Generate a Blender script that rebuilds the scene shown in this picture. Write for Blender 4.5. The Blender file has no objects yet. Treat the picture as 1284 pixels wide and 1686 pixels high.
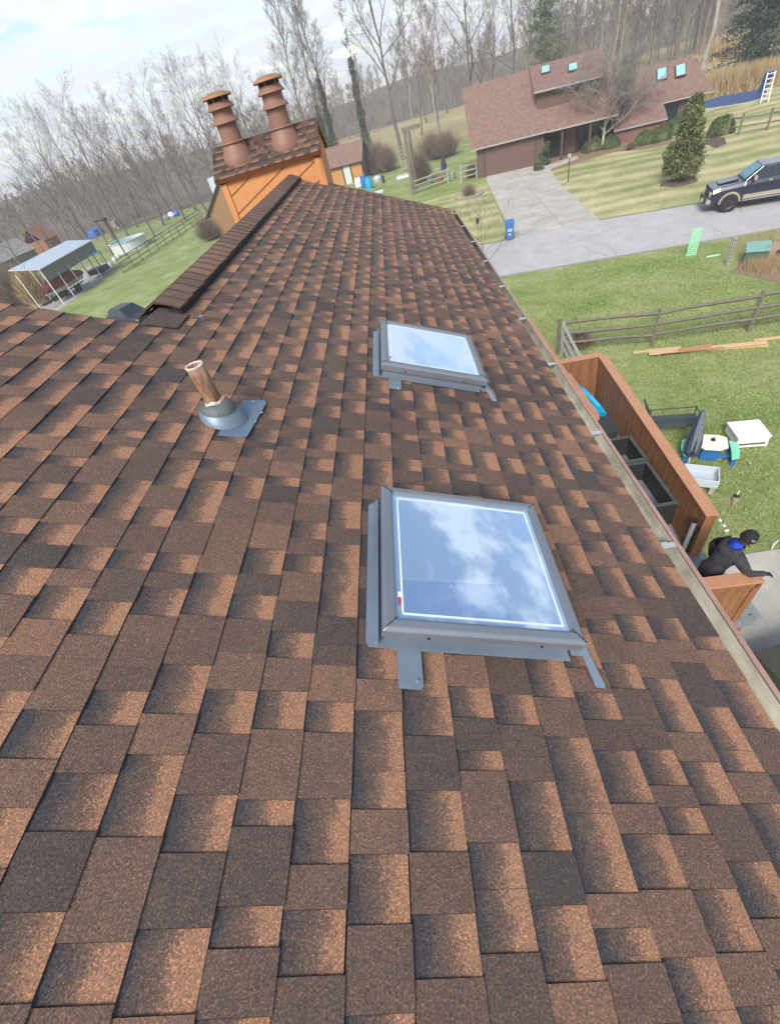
import bpy, math, random
from mathutils import Vector, Matrix
rnd = random.Random(7)
S = bpy.context.scene
COL = S.collection
# ------------------------------------------------------------------ camera
CAMR = [(0.9764,-0.1680,-0.1356),(-0.0221,-0.7025,0.7114),(-0.2148,-0.6916,-0.6896)]
FPX = 700.0
cd = bpy.data.cameras.new('camera'); cam = bpy.data.objects.new('camera', cd); COL.objects.link(cam)
cd.sensor_fit = 'HORIZONTAL'; cd.sensor_width = 36; cd.lens = FPX/1284*36
cd.clip_start = 0.02; cd.clip_end = 3000
m = Matrix.Identity(4)
for i in range(3):
    m[i][0] = CAMR[i][0]; m[i][1] = -CAMR[i][1]; m[i][2] = -CAMR[i][2]
q = m.to_quaternion(); cam.matrix_world = q.to_matrix().to_4x4()
S.camera = cam
GZ = -8.3                                   # ground level (camera is the origin)
def ray(px, py):
    a = (px-642, py-843, FPX)
    return Vector([sum(CAMR[i][k]*a[k] for k in range(3)) for i in range(3)])
def G(px, py, z=GZ):                        # surveyed point: where this sight line meets level z
    r = ray(px, py); return r*(z/r.z)
# ------------------------------------------------------------------ world and sun
SUN_EL, SUN_AZ = math.radians(42), math.radians(200)    # azimuth from +Y clockwise
w = bpy.data.worlds.new('World'); S.world = w; w.use_nodes = True
nt = w.node_tree; nt.nodes.clear()
def N(t, ty, **k):
    n = t.nodes.new(ty)
    for a, b in k.items(): setattr(n, a, b)
    return n
out = N(nt,'ShaderNodeOutputWorld'); bg = N(nt,'ShaderNodeBackground'); bg.inputs[1].default_value = 0.12
sky = N(nt,'ShaderNodeTexSky'); sky.sky_type = 'NISHITA'; sky.sun_disc = False
sky.sun_elevation = SUN_EL; sky.sun_rotation = SUN_AZ; sky.air_density = 1.2; sky.dust_density = 0.8
tc = N(nt,'ShaderNodeTexCoord'); sp = N(nt,'ShaderNodeSeparateXYZ'); nt.links.new(tc.outputs['Generated'], sp.inputs[0])
ad = N(nt,'ShaderNodeMath', operation='ADD'); ad.inputs[1].default_value = 0.16; nt.links.new(sp.outputs[2], ad.inputs[0])
mx = N(nt,'ShaderNodeMath', operation='MAXIMUM'); mx.inputs[1].default_value = 0.05; nt.links.new(ad.outputs[0], mx.inputs[0])
dx = N(nt,'ShaderNodeMath', operation='DIVIDE'); dy = N(nt,'ShaderNodeMath', operation='DIVIDE')
for dd, k in ((dx,0),(dy,1)):
    nt.links.new(sp.outputs[k], dd.inputs[0]); nt.links.new(mx.outputs[0], dd.inputs[1])
cb = N(nt,'ShaderNodeCombineXYZ'); nt.links.new(dx.outputs[0], cb.inputs[0]); nt.links.new(dy.outputs[0], cb.inputs[1])
no = N(nt,'ShaderNodeTexNoise'); no.inputs['Scale'].default_value = 4.2; no.inputs['Detail'].default_value = 7; no.inputs['Roughness'].default_value = 0.55
nt.links.new(cb.outputs[0], no.inputs['Vector'])
hz = N(nt,'ShaderNodeMapRange'); hz.inputs[1].default_value = 0.15; hz.inputs[2].default_value = 0.75; hz.inputs[3].default_value = 0.12; hz.inputs[4].default_value = -0.035
nt.links.new(sp.outputs[2], hz.inputs[0])
sm = N(nt,'ShaderNodeMath', operation='ADD'); nt.links.new(no.outputs['Fac'], sm.inputs[0]); nt.links.new(hz.outputs[0], sm.inputs[1])
rp = N(nt,'ShaderNodeMapRange', interpolation_type='SMOOTHSTEP'); rp.inputs[1].default_value = 0.47; rp.inputs[2].default_value = 0.66
nt.links.new(sm.outputs[0], rp.inputs[0])
n2 = N(nt,'ShaderNodeTexNoise'); n2.inputs['Scale'].default_value = 1.3; n2.inputs['Detail'].default_value = 5; nt.links.new(cb.outputs[0], n2.inputs['Vector'])
cr = N(nt,'ShaderNodeMix', data_type='RGBA'); cr.inputs[6].default_value = (4.0,4.6,5.5,1); cr.inputs[7].default_value = (5.7,5.6,5.4,1)
nt.links.new(n2.outputs['Fac'], cr.inputs[0])
mm = N(nt,'ShaderNodeMix', data_type='RGBA'); nt.links.new(rp.outputs[0], mm.inputs[0]); nt.links.new(sky.outputs[0], mm.inputs[6]); nt.links.new(cr.outputs[2], mm.inputs[7])
nt.links.new(mm.outputs[2], bg.inputs[0]); nt.links.new(bg.outputs[0], out.inputs[0])
sl = bpy.data.lights.new('sun','SUN'); sl.energy = 2.9; sl.angle = math.radians(24); sl.color = (1,0.95,0.88)
so = bpy.data.objects.new('sun', sl); COL.objects.link(so)
sd = Vector((math.sin(SUN_AZ)*math.cos(SUN_EL), math.cos(SUN_AZ)*math.cos(SUN_EL), math.sin(SUN_EL)))
so.rotation_euler = sd.to_track_quat('Z','Y').to_euler(); so.location = (0,0,30)
S.view_settings.view_transform = 'Standard'; S.view_settings.look = 'None'
S.view_settings.gamma = 1; S.view_settings.exposure = 0.78
S.render.engine = 'CYCLES'
# ------------------------------------------------------------------ materials
M = {}
def mat(name, col, rough=0.8, col2=None, scale=8, detail=6, bump=0, bscale=None, metal=0, spec=None, stretch=None, contrast=0.25, coat=0):
    mt = bpy.data.materials.new(name); mt.use_nodes = True; t = mt.node_tree
    b = t.nodes['Principled BSDF']; b.inputs['Roughness'].default_value = rough; b.inputs['Metallic'].default_value = metal
    if spec is not None: b.inputs['Specular IOR Level'].default_value = spec
    if coat: b.inputs['Coat Weight'].default_value = coat; b.inputs['Coat Roughness'].default_value = 0.05
    b.inputs['Base Color'].default_value = (*col,1)
    tcn = N(t,'ShaderNodeTexCoord'); mp = N(t,'ShaderNodeMapping'); t.links.new(tcn.outputs['Object'], mp.inputs[0])
    if stretch: mp.inputs['Scale'].default_value = stretch
    if col2 is None: col2 = tuple(c*0.72 for c in col)
    nz = N(t,'ShaderNodeTexNoise'); nz.inputs['Scale'].default_value = scale; nz.inputs['Detail'].default_value = detail; nz.inputs['Roughness'].default_value = 0.62
    t.links.new(mp.outputs[0], nz.inputs['Vector'])
    r = N(t,'ShaderNodeMapRange'); r.inputs[1].default_value = 0.5-contrast; r.inputs[2].default_value = 0.5+contrast; t.links.new(nz.outputs['Fac'], r.inputs[0])
    mi = N(t,'ShaderNodeMix', data_type='RGBA'); mi.inputs[6].default_value = (*col,1); mi.inputs[7].default_value = (*col2,1)
    t.links.new(r.outputs[0], mi.inputs[0]); t.links.new(mi.outputs[2], b.inputs['Base Color'])
    if bump:
        bn = N(t,'ShaderNodeTexNoise'); bn.inputs['Scale'].default_value = bscale or scale*4; bn.inputs['Detail'].default_value = 4; t.links.new(mp.outputs[0], bn.inputs['Vector'])
        bu = N(t,'ShaderNodeBump'); bu.inputs['Strength'].default_value = bump; bu.inputs['Distance'].default_value = 0.02
        t.links.new(bn.outputs['Fac'], bu.inputs['Height']); t.links.new(bu.outputs[0], b.inputs['Normal'])
    M[name] = mt; mt['b'] = 1
    return mt
def ramp3(t, fac, stops):
    cr = N(t,'ShaderNodeValToRGB'); e = cr.color_ramp.elements
    while len(e) < len(stops): e.new(0.5)
    for i,(p,c) in enumerate(stops): e[i].position = p; e[i].color = (*c,1)
    t.links.new(fac, cr.inputs[0]); return cr
def shingle_mat(name, gain=1.0):
    mt = bpy.data.materials.new(name); mt.use_nodes = True; t = mt.node_tree; b = t.nodes['Principled BSDF']
    b.inputs['Roughness'].default_value = 0.88; b.inputs['Specular IOR Level'].default_value = 0.35
    at = N(t,'ShaderNodeVertexColor'); at.layer_name = 'tab'; s = N(t,'ShaderNodeSeparateColor'); t.links.new(at.outputs[0], s.inputs[0])
    tcn = N(t,'ShaderNodeTexCoord')
    def noise(sc, de, ro=0.6):
        n = N(t,'ShaderNodeTexNoise'); n.inputs['Scale'].default_value = sc; n.inputs['Detail'].default_value = de; n.inputs['Roughness'].default_value = ro
        t.links.new(tcn.outputs['Object'], n.inputs['Vector']); return n.outputs['Fac']
    def math_(op, a, bb=None, cl=False):
        n = N(t,'ShaderNodeMath', operation=op); n.use_clamp = cl
        for i,v in enumerate((a,bb)):
            if v is None: continue
            if isinstance(v,(int,float)): n.inputs[i].default_value = v
            else: t.links.new(v, n.inputs[i])
        return n.outputs[0]
    blot = noise(26,3); gran = noise(215,3,0.9); wide = noise(1.1,4)
    # printed granule band of the lower ply: dark at its head, orange at its butt
    v = math_('ADD', s.outputs[1], math_('ADD', math_('MULTIPLY', math_('SUBTRACT', blot, 0.5), 0.45), math_('MULTIPLY', math_('SUBTRACT', gran, 0.5), 0.45)))
    under = ramp3(t, v, [(0.14,(0.046,0.042,0.048)),(0.27,(0.080,0.059,0.054)),(0.52,(0.130,0.082,0.063)),(0.70,(0.285,0.150,0.096))])
    tone = math_('ADD', s.outputs[0], math_('ADD', math_('MULTIPLY', math_('SUBTRACT', blot, 0.5), 0.5), math_('MULTIPLY', math_('SUBTRACT', gran, 0.5), 0.5)))
    tooth = ramp3(t, tone, [(0.0,(0.060,0.049,0.048)),(0.35,(0.098,0.066,0.056)),(0.65,(0.135,0.084,0.065)),(1.0,(0.20,0.112,0.078))])
    mi = N(t,'ShaderNodeMix', data_type='RGBA'); t.links.new(s.outputs[2], mi.inputs[0]); t.links.new(tooth.outputs[0], mi.inputs[6]); t.links.new(under.outputs[0], mi.inputs[7])
    g1 = ramp3(t, gran, [(0.32,(0.34,0.35,0.40)),(0.46,(0.80,0.80,0.82)),(0.57,(1.08,1.02,0.99)),(0.66,(2.7,2.1,1.7))])
    mu = N(t,'ShaderNodeMix', data_type='RGBA', blend_type='MULTIPLY'); mu.inputs[0].default_value = 1
    t.links.new(mi.outputs[2], mu.inputs[6]); t.links.new(g1.outputs[0], mu.inputs[7])
    g2 = ramp3(t, wide, [(0.3,(0.85*gain,0.87*gain,0.83*gain)),(0.7,(1.13*gain,1.14*gain,1.04*gain))])
    m2 = N(t,'ShaderNodeMix', data_type='RGBA', blend_type='MULTIPLY'); m2.inputs[0].default_value = 1
    t.links.new(mu.outputs[2], m2.inputs[6]); t.links.new(g2.outputs[0], m2.inputs[7])
    t.links.new(m2.outputs[2], b.inputs['Base Color'])
    bu = N(t,'ShaderNodeBump'); bu.inputs['Strength'].default_value = 0.5; bu.inputs['Distance'].default_value = 0.003
    t.links.new(gran, bu.inputs['Height']); t.links.new(bu.outputs[0], b.inputs['Normal'])
    M[name] = mt; return mt
shingle_mat('shingle', 1.16)
def lawn_mat(name, stops, sc1=0.35, stripe=None):
    mt = bpy.data.materials.new(name); mt.use_nodes = True; t = mt.node_tree; b = t.nodes['Principled BSDF']
    b.inputs['Roughness'].default_value = 0.95; b.inputs['Specular IOR Level'].default_value = 0.1
    tcn = N(t,'ShaderNodeTexCoord')
    def noise(sc, de, ro=0.65, rot=None, scl=None):
        n = N(t,'ShaderNodeTexNoise'); n.inputs['Scale'].default_value = sc; n.inputs['Detail'].default_value = de; n.inputs['Roughness'].default_value = ro
        src = tcn.outputs['Object']
        if rot is not None:
            mp = N(t,'ShaderNodeMapping'); mp.inputs['Rotation'].default_value = (0,0,rot); mp.inputs['Scale'].default_value = scl; t.links.new(src, mp.inputs[0]); src = mp.outputs[0]
        t.links.new(src, n.inputs['Vector']); return n.outputs['Fac']
    a = noise(sc1, 9, 0.7); f = noise(9, 8, 0.8)
    mi = N(t,'ShaderNodeMix', data_type='FLOAT'); mi.inputs[0].default_value = 0.45; t.links.new(a, mi.inputs[2]); t.links.new(f, mi.inputs[3]); fac = mi.outputs[0]
    if stripe:
        rot, freq, amt = stripe
        mp = N(t,'ShaderNodeMapping'); mp.inputs['Rotation'].default_value = (0,0,rot); t.links.new(tcn.outputs['Object'], mp.inputs[0])
        wv = N(t,'ShaderNodeTexWave', bands_direction='Y'); wv.inputs['Scale'].default_value = freq; wv.inputs['Distortion'].default_value = 7.0; wv.inputs['Detail'].default_value = 6; wv.inputs['Detail Scale'].default_value = 0.8
        t.links.new(mp.outputs[0], wv.inputs['Vector'])
        m3 = N(t,'ShaderNodeMix', data_type='FLOAT'); m3.inputs[0].default_value = amt; t.links.new(fac, m3.inputs[2]); t.links.new(wv.outputs['Fac'], m3.inputs[3]); fac = m3.outputs[0]
    c = ramp3(t, fac, stops); t.links.new(c.outputs[0], b.inputs['Base Color'])
    bu = N(t,'ShaderNodeBump'); bu.inputs['Strength'].default_value = 0.8; bu.inputs['Distance'].default_value = 0.05
    t.links.new(f, bu.inputs['Height']); t.links.new(bu.outputs[0], b.inputs['Normal'])
    M[name] = mt; return mt
GREEN = [(0.30,(0.085,0.130,0.030)),(0.43,(0.165,0.225,0.062)),(0.53,(0.265,0.295,0.115)),(0.64,(0.44,0.39,0.21))]
lawn_mat('lawn', GREEN)
lawn_mat('lawn_tan', [(0.34,(0.15,0.19,0.065)),(0.45,(0.25,0.27,0.11)),(0.52,(0.40,0.36,0.18)),(0.62,(0.56,0.48,0.28))], 0.22, (math.radians(14),0.13,0.09))
lawn_mat('field', [(0.3,(0.22,0.19,0.09)),(0.5,(0.36,0.30,0.15)),(0.7,(0.46,0.38,0.20))], 0.08)
lawn_mat('woods_floor', [(0.3,(0.085,0.068,0.05)),(0.5,(0.15,0.12,0.085)),(0.7,(0.22,0.18,0.125))], 0.2)
mat('grass_blade',(0.18,0.25,0.07),0.8,(0.33,0.34,0.14),3)
mat('road',(0.46,0.44,0.42),0.9,(0.345,0.335,0.325),1.1,9,0.3,60)
mat('concrete',(0.50,0.46,0.39),0.9,(0.31,0.29,0.25),0.9,12,0.3,50,contrast=.2)
mat('concrete_edge',(0.28,0.27,0.25),0.9)
mat('gravel',(0.42,0.40,0.37),0.95,(0.25,0.24,0.22),14,5,0.5)
mat('mulch',(0.07,0.045,0.035),0.95,(0.13,0.085,0.06),9)
mat('leaf_litter',(0.30,0.19,0.11),0.95,(0.16,0.11,0.07),12)
mat('metal_grey',(0.26,0.32,0.38),0.42,(0.17,0.21,0.25),3,metal=0.35)
mat('frame_grey',(0.215,0.235,0.26),0.38,(0.18,0.20,0.225),3,metal=0.4)
mat('flash_blue',(0.17,0.22,0.28),0.5,(0.19,0.25,0.32),6,metal=0.4)
mat('screw',(0.7,0.72,0.75),0.25,metal=0.9)
mat('rubber',(0.07,0.085,0.085),0.6,(0.13,0.145,0.14),22,7,.3,60)
mat('spacer',(0.75,0.85,0.86),0.5)
mat('sticker_white',(0.8,0.8,0.8),0.5,(0.8,0.8,0.8)); mat('sticker_red',(0.55,0.03,0.04),0.5,(0.5,0.03,0.04))
mat('pvc_rust',(0.36,0.22,0.145),0.42,(0.15,0.065,0.04),14,7,0.3,60,stretch=(2.5,2.5,0.6),contrast=.13); mat('pvc_white',(0.78,0.74,0.70),0.5,(0.35,0.2,0.13),55,5,contrast=.16)
mat('cedar',(0.58,0.26,0.09),0.65,(0.44,0.18,0.06),5,7,0.15,40,stretch=(4,4,1)); mat('cedar_dark',(0.22,0.08,0.03),0.7)
mat('cedar_wall',(0.30,0.135,0.055),0.65,(0.19,0.078,0.032),5,8,0.2,50,stretch=(3,3,0.4),contrast=.18); mat('cedar_cap',(0.50,0.25,0.135),0.6,(0.40,0.19,0.095),5,7,0.1,40,stretch=(3,0.8,3))
mat('flue',(0.25,0.120,0.078),0.6,(0.19,0.098,0.068),7,6,stretch=(1,1,0.5)); mat('flue_inside',(0.02,0.015,0.015),0.9); mat('flue_cap',(0.27,0.17,0.085),0.65,(0.30,0.13,0.06),6)
mat('vent_black',(0.018,0.018,0.02),0.5)
mat('gutter',(0.44,0.42,0.345),0.55,(0.22,0.20,0.155),5,9,0.1,30,stretch=(3,0.8,1),contrast=.16); mat('gutter_dirt',(0.13,0.115,0.085),0.95,(0.07,0.06,0.045),20); mat('gutter_lip',(0.40,0.255,0.20),0.5,(0.26,0.16,0.12),7,7); mat('alu',(0.62,0.63,0.6),0.35,(0.5,0.5,0.48),9,metal=0.5)
mat('dark_board',(0.030,0.035,0.033),0.6,(0.02,0.023,0.022),8,6,stretch=(3,1,1)); mat('grey_board',(0.22,0.245,0.245),0.7,(0.17,0.19,0.19),6,6,stretch=(3,0.5,1)); mat('slate_fabric',(0.16,0.18,0.21),0.9)
mat('cyan_plastic',(0.01,0.36,0.60),0.5,(0.01,0.32,0.56)); mat('blue_plastic',(0.03,0.16,0.42),0.45,(0.02,0.12,0.35)); mat('white_paint',(0.78,0.79,0.77),0.5,(0.72,0.73,0.70),4)
mat('mint_plastic',(0.20,0.62,0.38),0.5,(0.22,0.66,0.42)); mat('cream_plastic',(0.80,0.72,0.60),0.5,(0.78,0.69,0.57)); mat('grey_plastic',(0.50,0.55,0.60),0.5,(0.44,0.48,0.52)); mat('tan_plastic',(0.45,0.41,0.32),0.6)
mat('black_metal',(0.02,0.021,0.024),0.45); mat('mesh_fabric',(0.055,0.065,0.075),0.8); mat('navy_cloth',(0.02,0.03,0.06),0.85,(0.035,0.045,0.08)); mat('grey_cloth',(0.13,0.15,0.17),0.85)
mat('lumber',(0.62,0.42,0.22),0.7,(0.55,0.36,0.18),3,stretch=(1,8,8)); mat('old_wood',(0.20,0.17,0.13),0.9,(0.11,0.095,0.075),6,6,0.3,30,stretch=(1,1,4)); mat('pale_wood',(0.38,0.37,0.32),0.9,(0.28,0.27,0.23),5)
mat('torch_wood',(0.40,0.32,0.20),0.85,(0.25,0.19,0.12),30)
mat('hoodie',(0.020,0.021,0.025),0.9,(0.050,0.050,0.058),14,5,0.2); mat('trousers',(0.012,0.012,0.015),0.9); mat('hat',(0.010,0.011,0.014),0.8); mat('hood_lining',(0.012,0.06,0.55),0.8,(0.01,0.04,0.42)); mat('skin',(0.46,0.25,0.17),0.6,(0.42,0.22,0.15)); mat('hair',(0.05,0.025,0.015),0.8); mat('glove',(0.018,0.018,0.02),0.8); mat('thread',(0.45,0.45,0.42),0.8); mat('patch_blue',(0.18,0.34,0.75),0.7)
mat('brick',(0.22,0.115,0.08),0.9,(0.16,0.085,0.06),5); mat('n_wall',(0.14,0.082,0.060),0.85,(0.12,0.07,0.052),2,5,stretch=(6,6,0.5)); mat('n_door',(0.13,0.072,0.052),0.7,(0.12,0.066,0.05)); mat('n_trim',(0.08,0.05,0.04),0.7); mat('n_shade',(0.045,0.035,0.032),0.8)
mat('n_roof',(0.25,0.150,0.115),0.95,(0.135,0.082,0.066),3.5,14,0.3,30,contrast=0.2); mat('glass_cyan',(0.24,0.50,0.50),0.15,(0.3,0.56,0.56)); mat('n_eave',(0.36,0.34,0.31),0.7)
mat('bark_grey',(0.17,0.145,0.12),0.95,(0.095,0.08,0.068),1.2); mat('bark_pale',(0.38,0.34,0.28),0.9,(0.25,0.22,0.18),1.5); mat('twig',(0.21,0.165,0.128),0.95,(0.145,0.115,0.09),0.5); mat('twig_far',(0.26,0.21,0.165),0.95,(0.17,0.145,0.115),0.08); mat('twig_red',(0.22,0.13,0.10),0.95); mat('ivy',(0.030,0.048,0.022),0.7,(0.06,0.08,0.035),3)
mat('maple_twig',(0.26,0.235,0.205),0.95,(0.20,0.18,0.16),1)
mat('pine',(0.085,0.12,0.045),0.8,(0.15,0.18,0.075),1.5); mat('dark_pine',(0.028,0.048,0.030),0.8,(0.05,0.075,0.045),1.0); mat('magnolia',(0.070,0.115,0.028),0.5,(0.17,0.155,0.06),1.6); mat('boxwood',(0.055,0.085,0.02),0.7,(0.10,0.125,0.035),2.5)
mat('reed',(0.50,0.36,0.18),0.9,(0.36,0.25,0.13),1.5); mat('dry_shrub',(0.24,0.17,0.12),0.95,(0.17,0.12,0.085),1.5); mat('straw',(0.48,0.36,0.20),0.9,(0.36,0.25,0.14),5)
mat('truck_paint',(0.010,0.016,0.032),0.22,(0.012,0.018,0.036),coat=0.8); mat('truck_tan',(0.38,0.33,0.25),0.4,coat=0.4); mat('tyre',(0.020,0.020,0.022),0.85); mat('rim',(0.06,0.06,0.065),0.4,metal=0.6); mat('chrome',(0.7,0.71,0.72),0.15,metal=0.9); mat('glass_dark',(0.02,0.03,0.035),0.05,(0.02,0.03,0.035)); mat('windscreen',(0.10,0.22,0.25),0.05,(0.12,0.25,0.28)); mat('lamp_lens',(0.72,0.66,0.48),0.2); mat('white_plate',(0.8,0.8,0.8),0.5)
mat('trans_green',(0.060,0.125,0.085),0.6,(0.05,0.10,0.07)); mat('trans_top',(0.20,0.36,0.32),0.55,(0.16,0.30,0.26)); mat('tan_box',(0.36,0.27,0.19),0.8,(0.28,0.2,0.14)); mat('mint_panel',(0.30,0.66,0.40),0.6,(0.34,0.7,0.44)); mat('pool_cover',(0.028,0.062,0.17),0.6,(0.045,0.085,0.21),1.5); mat('coping',(0.52,0.47,0.38),0.8)
mat('shake',(0.36,0.22,0.10),0.85,(0.20,0.11,0.05),9,6,0.4,20); mat('shed_orange',(0.50,0.25,0.07),0.8,(0.42,0.2,0.06),5); mat('shed_grey',(0.24,0.18,0.13),0.9); mat('shed_door',(0.60,0.66,0.62),0.6); mat('pale_metal',(0.55,0.62,0.66),0.45,(0.46,0.54,0.60),1.5,metal=0.3); mat('shelter_side',(0.17,0.175,0.16),0.8); mat('boat_cover',(0.16,0.014,0.022),0.75,(0.11,0.01,0.016)); mat('hull',(0.55,0.53,0.46),0.4); mat('tarp',(0.02,0.13,0.55),0.5,(0.015,0.09,0.42)); mat('pool_wall',(0.62,0.65,0.62),0.6); mat('water',(0.03,0.30,0.42),0.1,(0.05,0.36,0.48)); mat('fence_grey',(0.13,0.13,0.12),0.8); mat('rust',(0.30,0.12,0.06),0.8)
mat('lattice_green',(0.30,0.62,0.38),0.6,(0.34,0.68,0.42)); mat('far_roof',(0.33,0.30,0.29),0.9,(0.27,0.25,0.24)); mat('stone',(0.30,0.27,0.24),0.9,(0.2,0.18,0.16),4); mat('lamp_glass',(0.55,0.5,0.4),0.2)
# skylight glass: mirror-like coated pane
g = bpy.data.materials.new('sky_glass'); g.use_nodes = True; b = g.node_tree.nodes['Principled BSDF']
b.inputs['Base Color'].default_value = (0.62,0.74,0.86,1); b.inputs['Metallic'].default_value=.8; b.inputs['Roughness'].default_value = 0.015; b.inputs['IOR'].default_value = 2.0; b.inputs['Specular IOR Level'].default_value = 0.7
M['sky_glass'] = g
g = g.copy(); g.name='glass_tint'; g.node_tree.nodes['Principled BSDF'].inputs['Base Color'].default_value = (0.50,0.63,0.82,1); M['glass_tint'] = g
# ------------------------------------------------------------------ mesh helpers
class MB:
    def __init__(s): s.v = []; s.f = []; s.sm = False
    def add(s, vs, fs):
        n = len(s.v); s.v += [tuple(p) for p in vs]; s.f += [tuple(i+n for i in f) for f in fs]; return s
    def box(s, x0,x1,y0,y1,z0,z1):
        return s.add([(x0,y0,z0),(x1,y0,z0),(x1,y1,z0),(x0,y1,z0),(x0,y0,z1),(x1,y0,z1),(x1,y1,z1),(x0,y1,z1)],
            [(3,2,1,0),(4,5,6,7),(0,1,5,4),(1,2,6,5),(2,3,7,6),(3,0,4,7)])
    def bar(s, a, b, wd, ht, up=(0,0,1)):            # box beam from a to b
        a = Vector(a); b = Vector(b); d = (b-a).normalized(); u = Vector(up)
        if abs(d.dot(u)) > 0.98: u = Vector((0,1,0))
        r = d.cross(u).normalized()*wd/2; u = r.cross(d).normalized()*ht/2
        return s.add([a-r-u,a+r-u,a+r+u,a-r+u,b-r-u,b+r-u,b+r+u,b-r+u],[(0,1,2,3)[::-1],(4,5,6,7),(0,1,5,4),(1,2,6,5),(2,3,7,6),(3,0,4,7)])
    def tube(s, pts, rad, n=8, cap=True):
        pts = [Vector(p) for p in pts]; rings = []
        if isinstance(rad,(int,float)): rad = [rad]*len(pts)
        b0 = len(s.v)
        for i,p in enumerate(pts):
            d = (pts[min(i+1,len(pts)-1)]-pts[max(i-1,0)]).normalized()
            r = d.orthogonal().normalized() if abs(d.z) < .9 else d.cross(Vector((0,1,0))).normalized()
            if abs(d.z) < .9: r = d.cross(Vector((0,0,1))).normalized()
            u = r.cross(d)
            for k in range(n):
                a = 2*math.pi*k/n; s.v.append(tuple(p+(r*math.cos(a)+u*math.sin(a))*rad[i]))
        for i in range(len(pts)-1):
            for k in range(n):
                s.f.append((b0+i*n+k, b0+i*n+(k+1)%n, b0+(i+1)*n+(k+1)%n, b0+(i+1)*n+k))
        if cap:
            s.f.append(tuple(b0+k for k in range(n))[::-1]); s.f.append(tuple(b0+(len(pts)-1)*n+k for k in range(n)))
        return s
    def lathe(s, prof, c=(0,0,0), n=20, cap=False):
        b0 = len(s.v)
        for r,z in prof:
            for k in range(n):
                a = 2*math.pi*k/n; s.v.append((c[0]+r*math.cos(a), c[1]+r*math.sin(a), c[2]+z))
        for i in range(len(prof)-1):
            for k in range(n): s.f.append((b0+i*n+k, b0+i*n+(k+1)%n, b0+(i+1)*n+(k+1)%n, b0+(i+1)*n+k))
        if cap: s.f.append(tuple(b0+k for k in range(n))[::-1]); s.f.append(tuple(b0+(len(prof)-1)*n+k for k in range(n)))
        return s
    def prism(s, poly, z0, z1):
        n = len(poly); 
        s.add([(p[0],p[1],z0) for p in poly]+[(p[0],p[1],z1) for p in poly],
            [tuple(range(n))[::-1], tuple(range(n,2*n))]+[(i,(i+1)%n,n+(i+1)%n,n+i) for i in range(n)]); return s
    def slab(s, quad, th):                              # quad of points, thickened along -normal
        q4 = [Vector(p) for p in quad]; nn = (q4[1]-q4[0]).cross(q4[-1]-q4[0]).normalized()
        if nn.z < 0: nn = -nn
        n = len(q4)
        return s.add(q4+[p-nn*th for p in q4],[tuple(range(n)),tuple(range(n,2*n))[::-1]]+[(i,n+i,n+(i+1)%n,(i+1)%n) for i in range(n)])
    def loft(s, rings, cap=True):
        b0 = len(s.v); n = len(rings[0])
        for r in rings: s.v += [tuple(p) for p in r]
        for i in range(len(rings)-1):
            for k in range(n): s.f.append((b0+i*n+k, b0+i*n+(k+1)%n, b0+(i+1)*n+(k+1)%n, b0+(i+1)*n+k))
        if cap: s.f.append(tuple(b0+k for k in range(n))[::-1]); s.f.append(tuple(b0+(len(rings)-1)*n+k for k in range(n)))
        return s
    def xf(s, mt): s.v = [tuple(mt @ Vector(p)) for p in s.v]; return s
    def mesh(s, name, m, smooth=False):
        me = bpy.data.meshes.new(name); me.from_pydata(s.v, [], s.f); me.update()
        for mm_ in (m if isinstance(m,(list,tuple)) else [m]): me.materials.append(M[mm_])
        if smooth or s.sm:
            for p in me.polygons: p.use_smooth = True
        return me
    def build(s, name, m, parent=None, world=False, smooth=False, bevel=0, loc=None, rz=0):
        if world and parent is not None:
            l = parent.get('wloc', (0,0,0)); s.v = [(p[0]-l[0],p[1]-l[1],p[2]-l[2]) for p in s.v]
        o = bpy.data.objects.new(name, s.mesh(name, m, smooth)); COL.objects.link(o)
        if parent is not None: o.parent = parent; o['wloc'] = parent.get('wloc',(0,0,0))
        if loc is not None: o.location = loc
        if rz: o.rotation_euler.z = rz
        if bevel:
            b_ = o.modifiers.new('bevel','BEVEL'); b_.width = bevel; b_.segments = 2; b_.limit_method = 'ANGLE'
        return o
def tag(o, label=None, cat=None, group=None, kind=None):
    if label: o['label'] = label
    if cat: o['category'] = cat
    if group: o['group'] = group
    if kind: o['kind'] = kind
    return o
def thing(name, label, cat, loc=(0,0,0), rz=0, group=None):
    o = bpy.data.objects.new(name, None); COL.objects.link(o); o.location = loc; o.rotation_euler = (0,0,rz); o['wloc'] = tuple(loc)
    return tag(o, label, cat, group)
def copy_tree(o, parent=None):
    c = o.copy(); COL.objects.link(c)
    if parent is not None: c.parent = parent
    for ch in o.children: copy_tree(ch, c)
    return c
def struct(name, mb, m, **k): return tag(mb.build(name, m, **k), kind='structure')
def sheet(name, poly, z, m, kind='structure'):
    mb = MB(); mb.add([(p[0],p[1],z) for p in poly],[tuple(range(len(poly)))]); return tag(mb.build(name, m), kind=kind)
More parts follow.
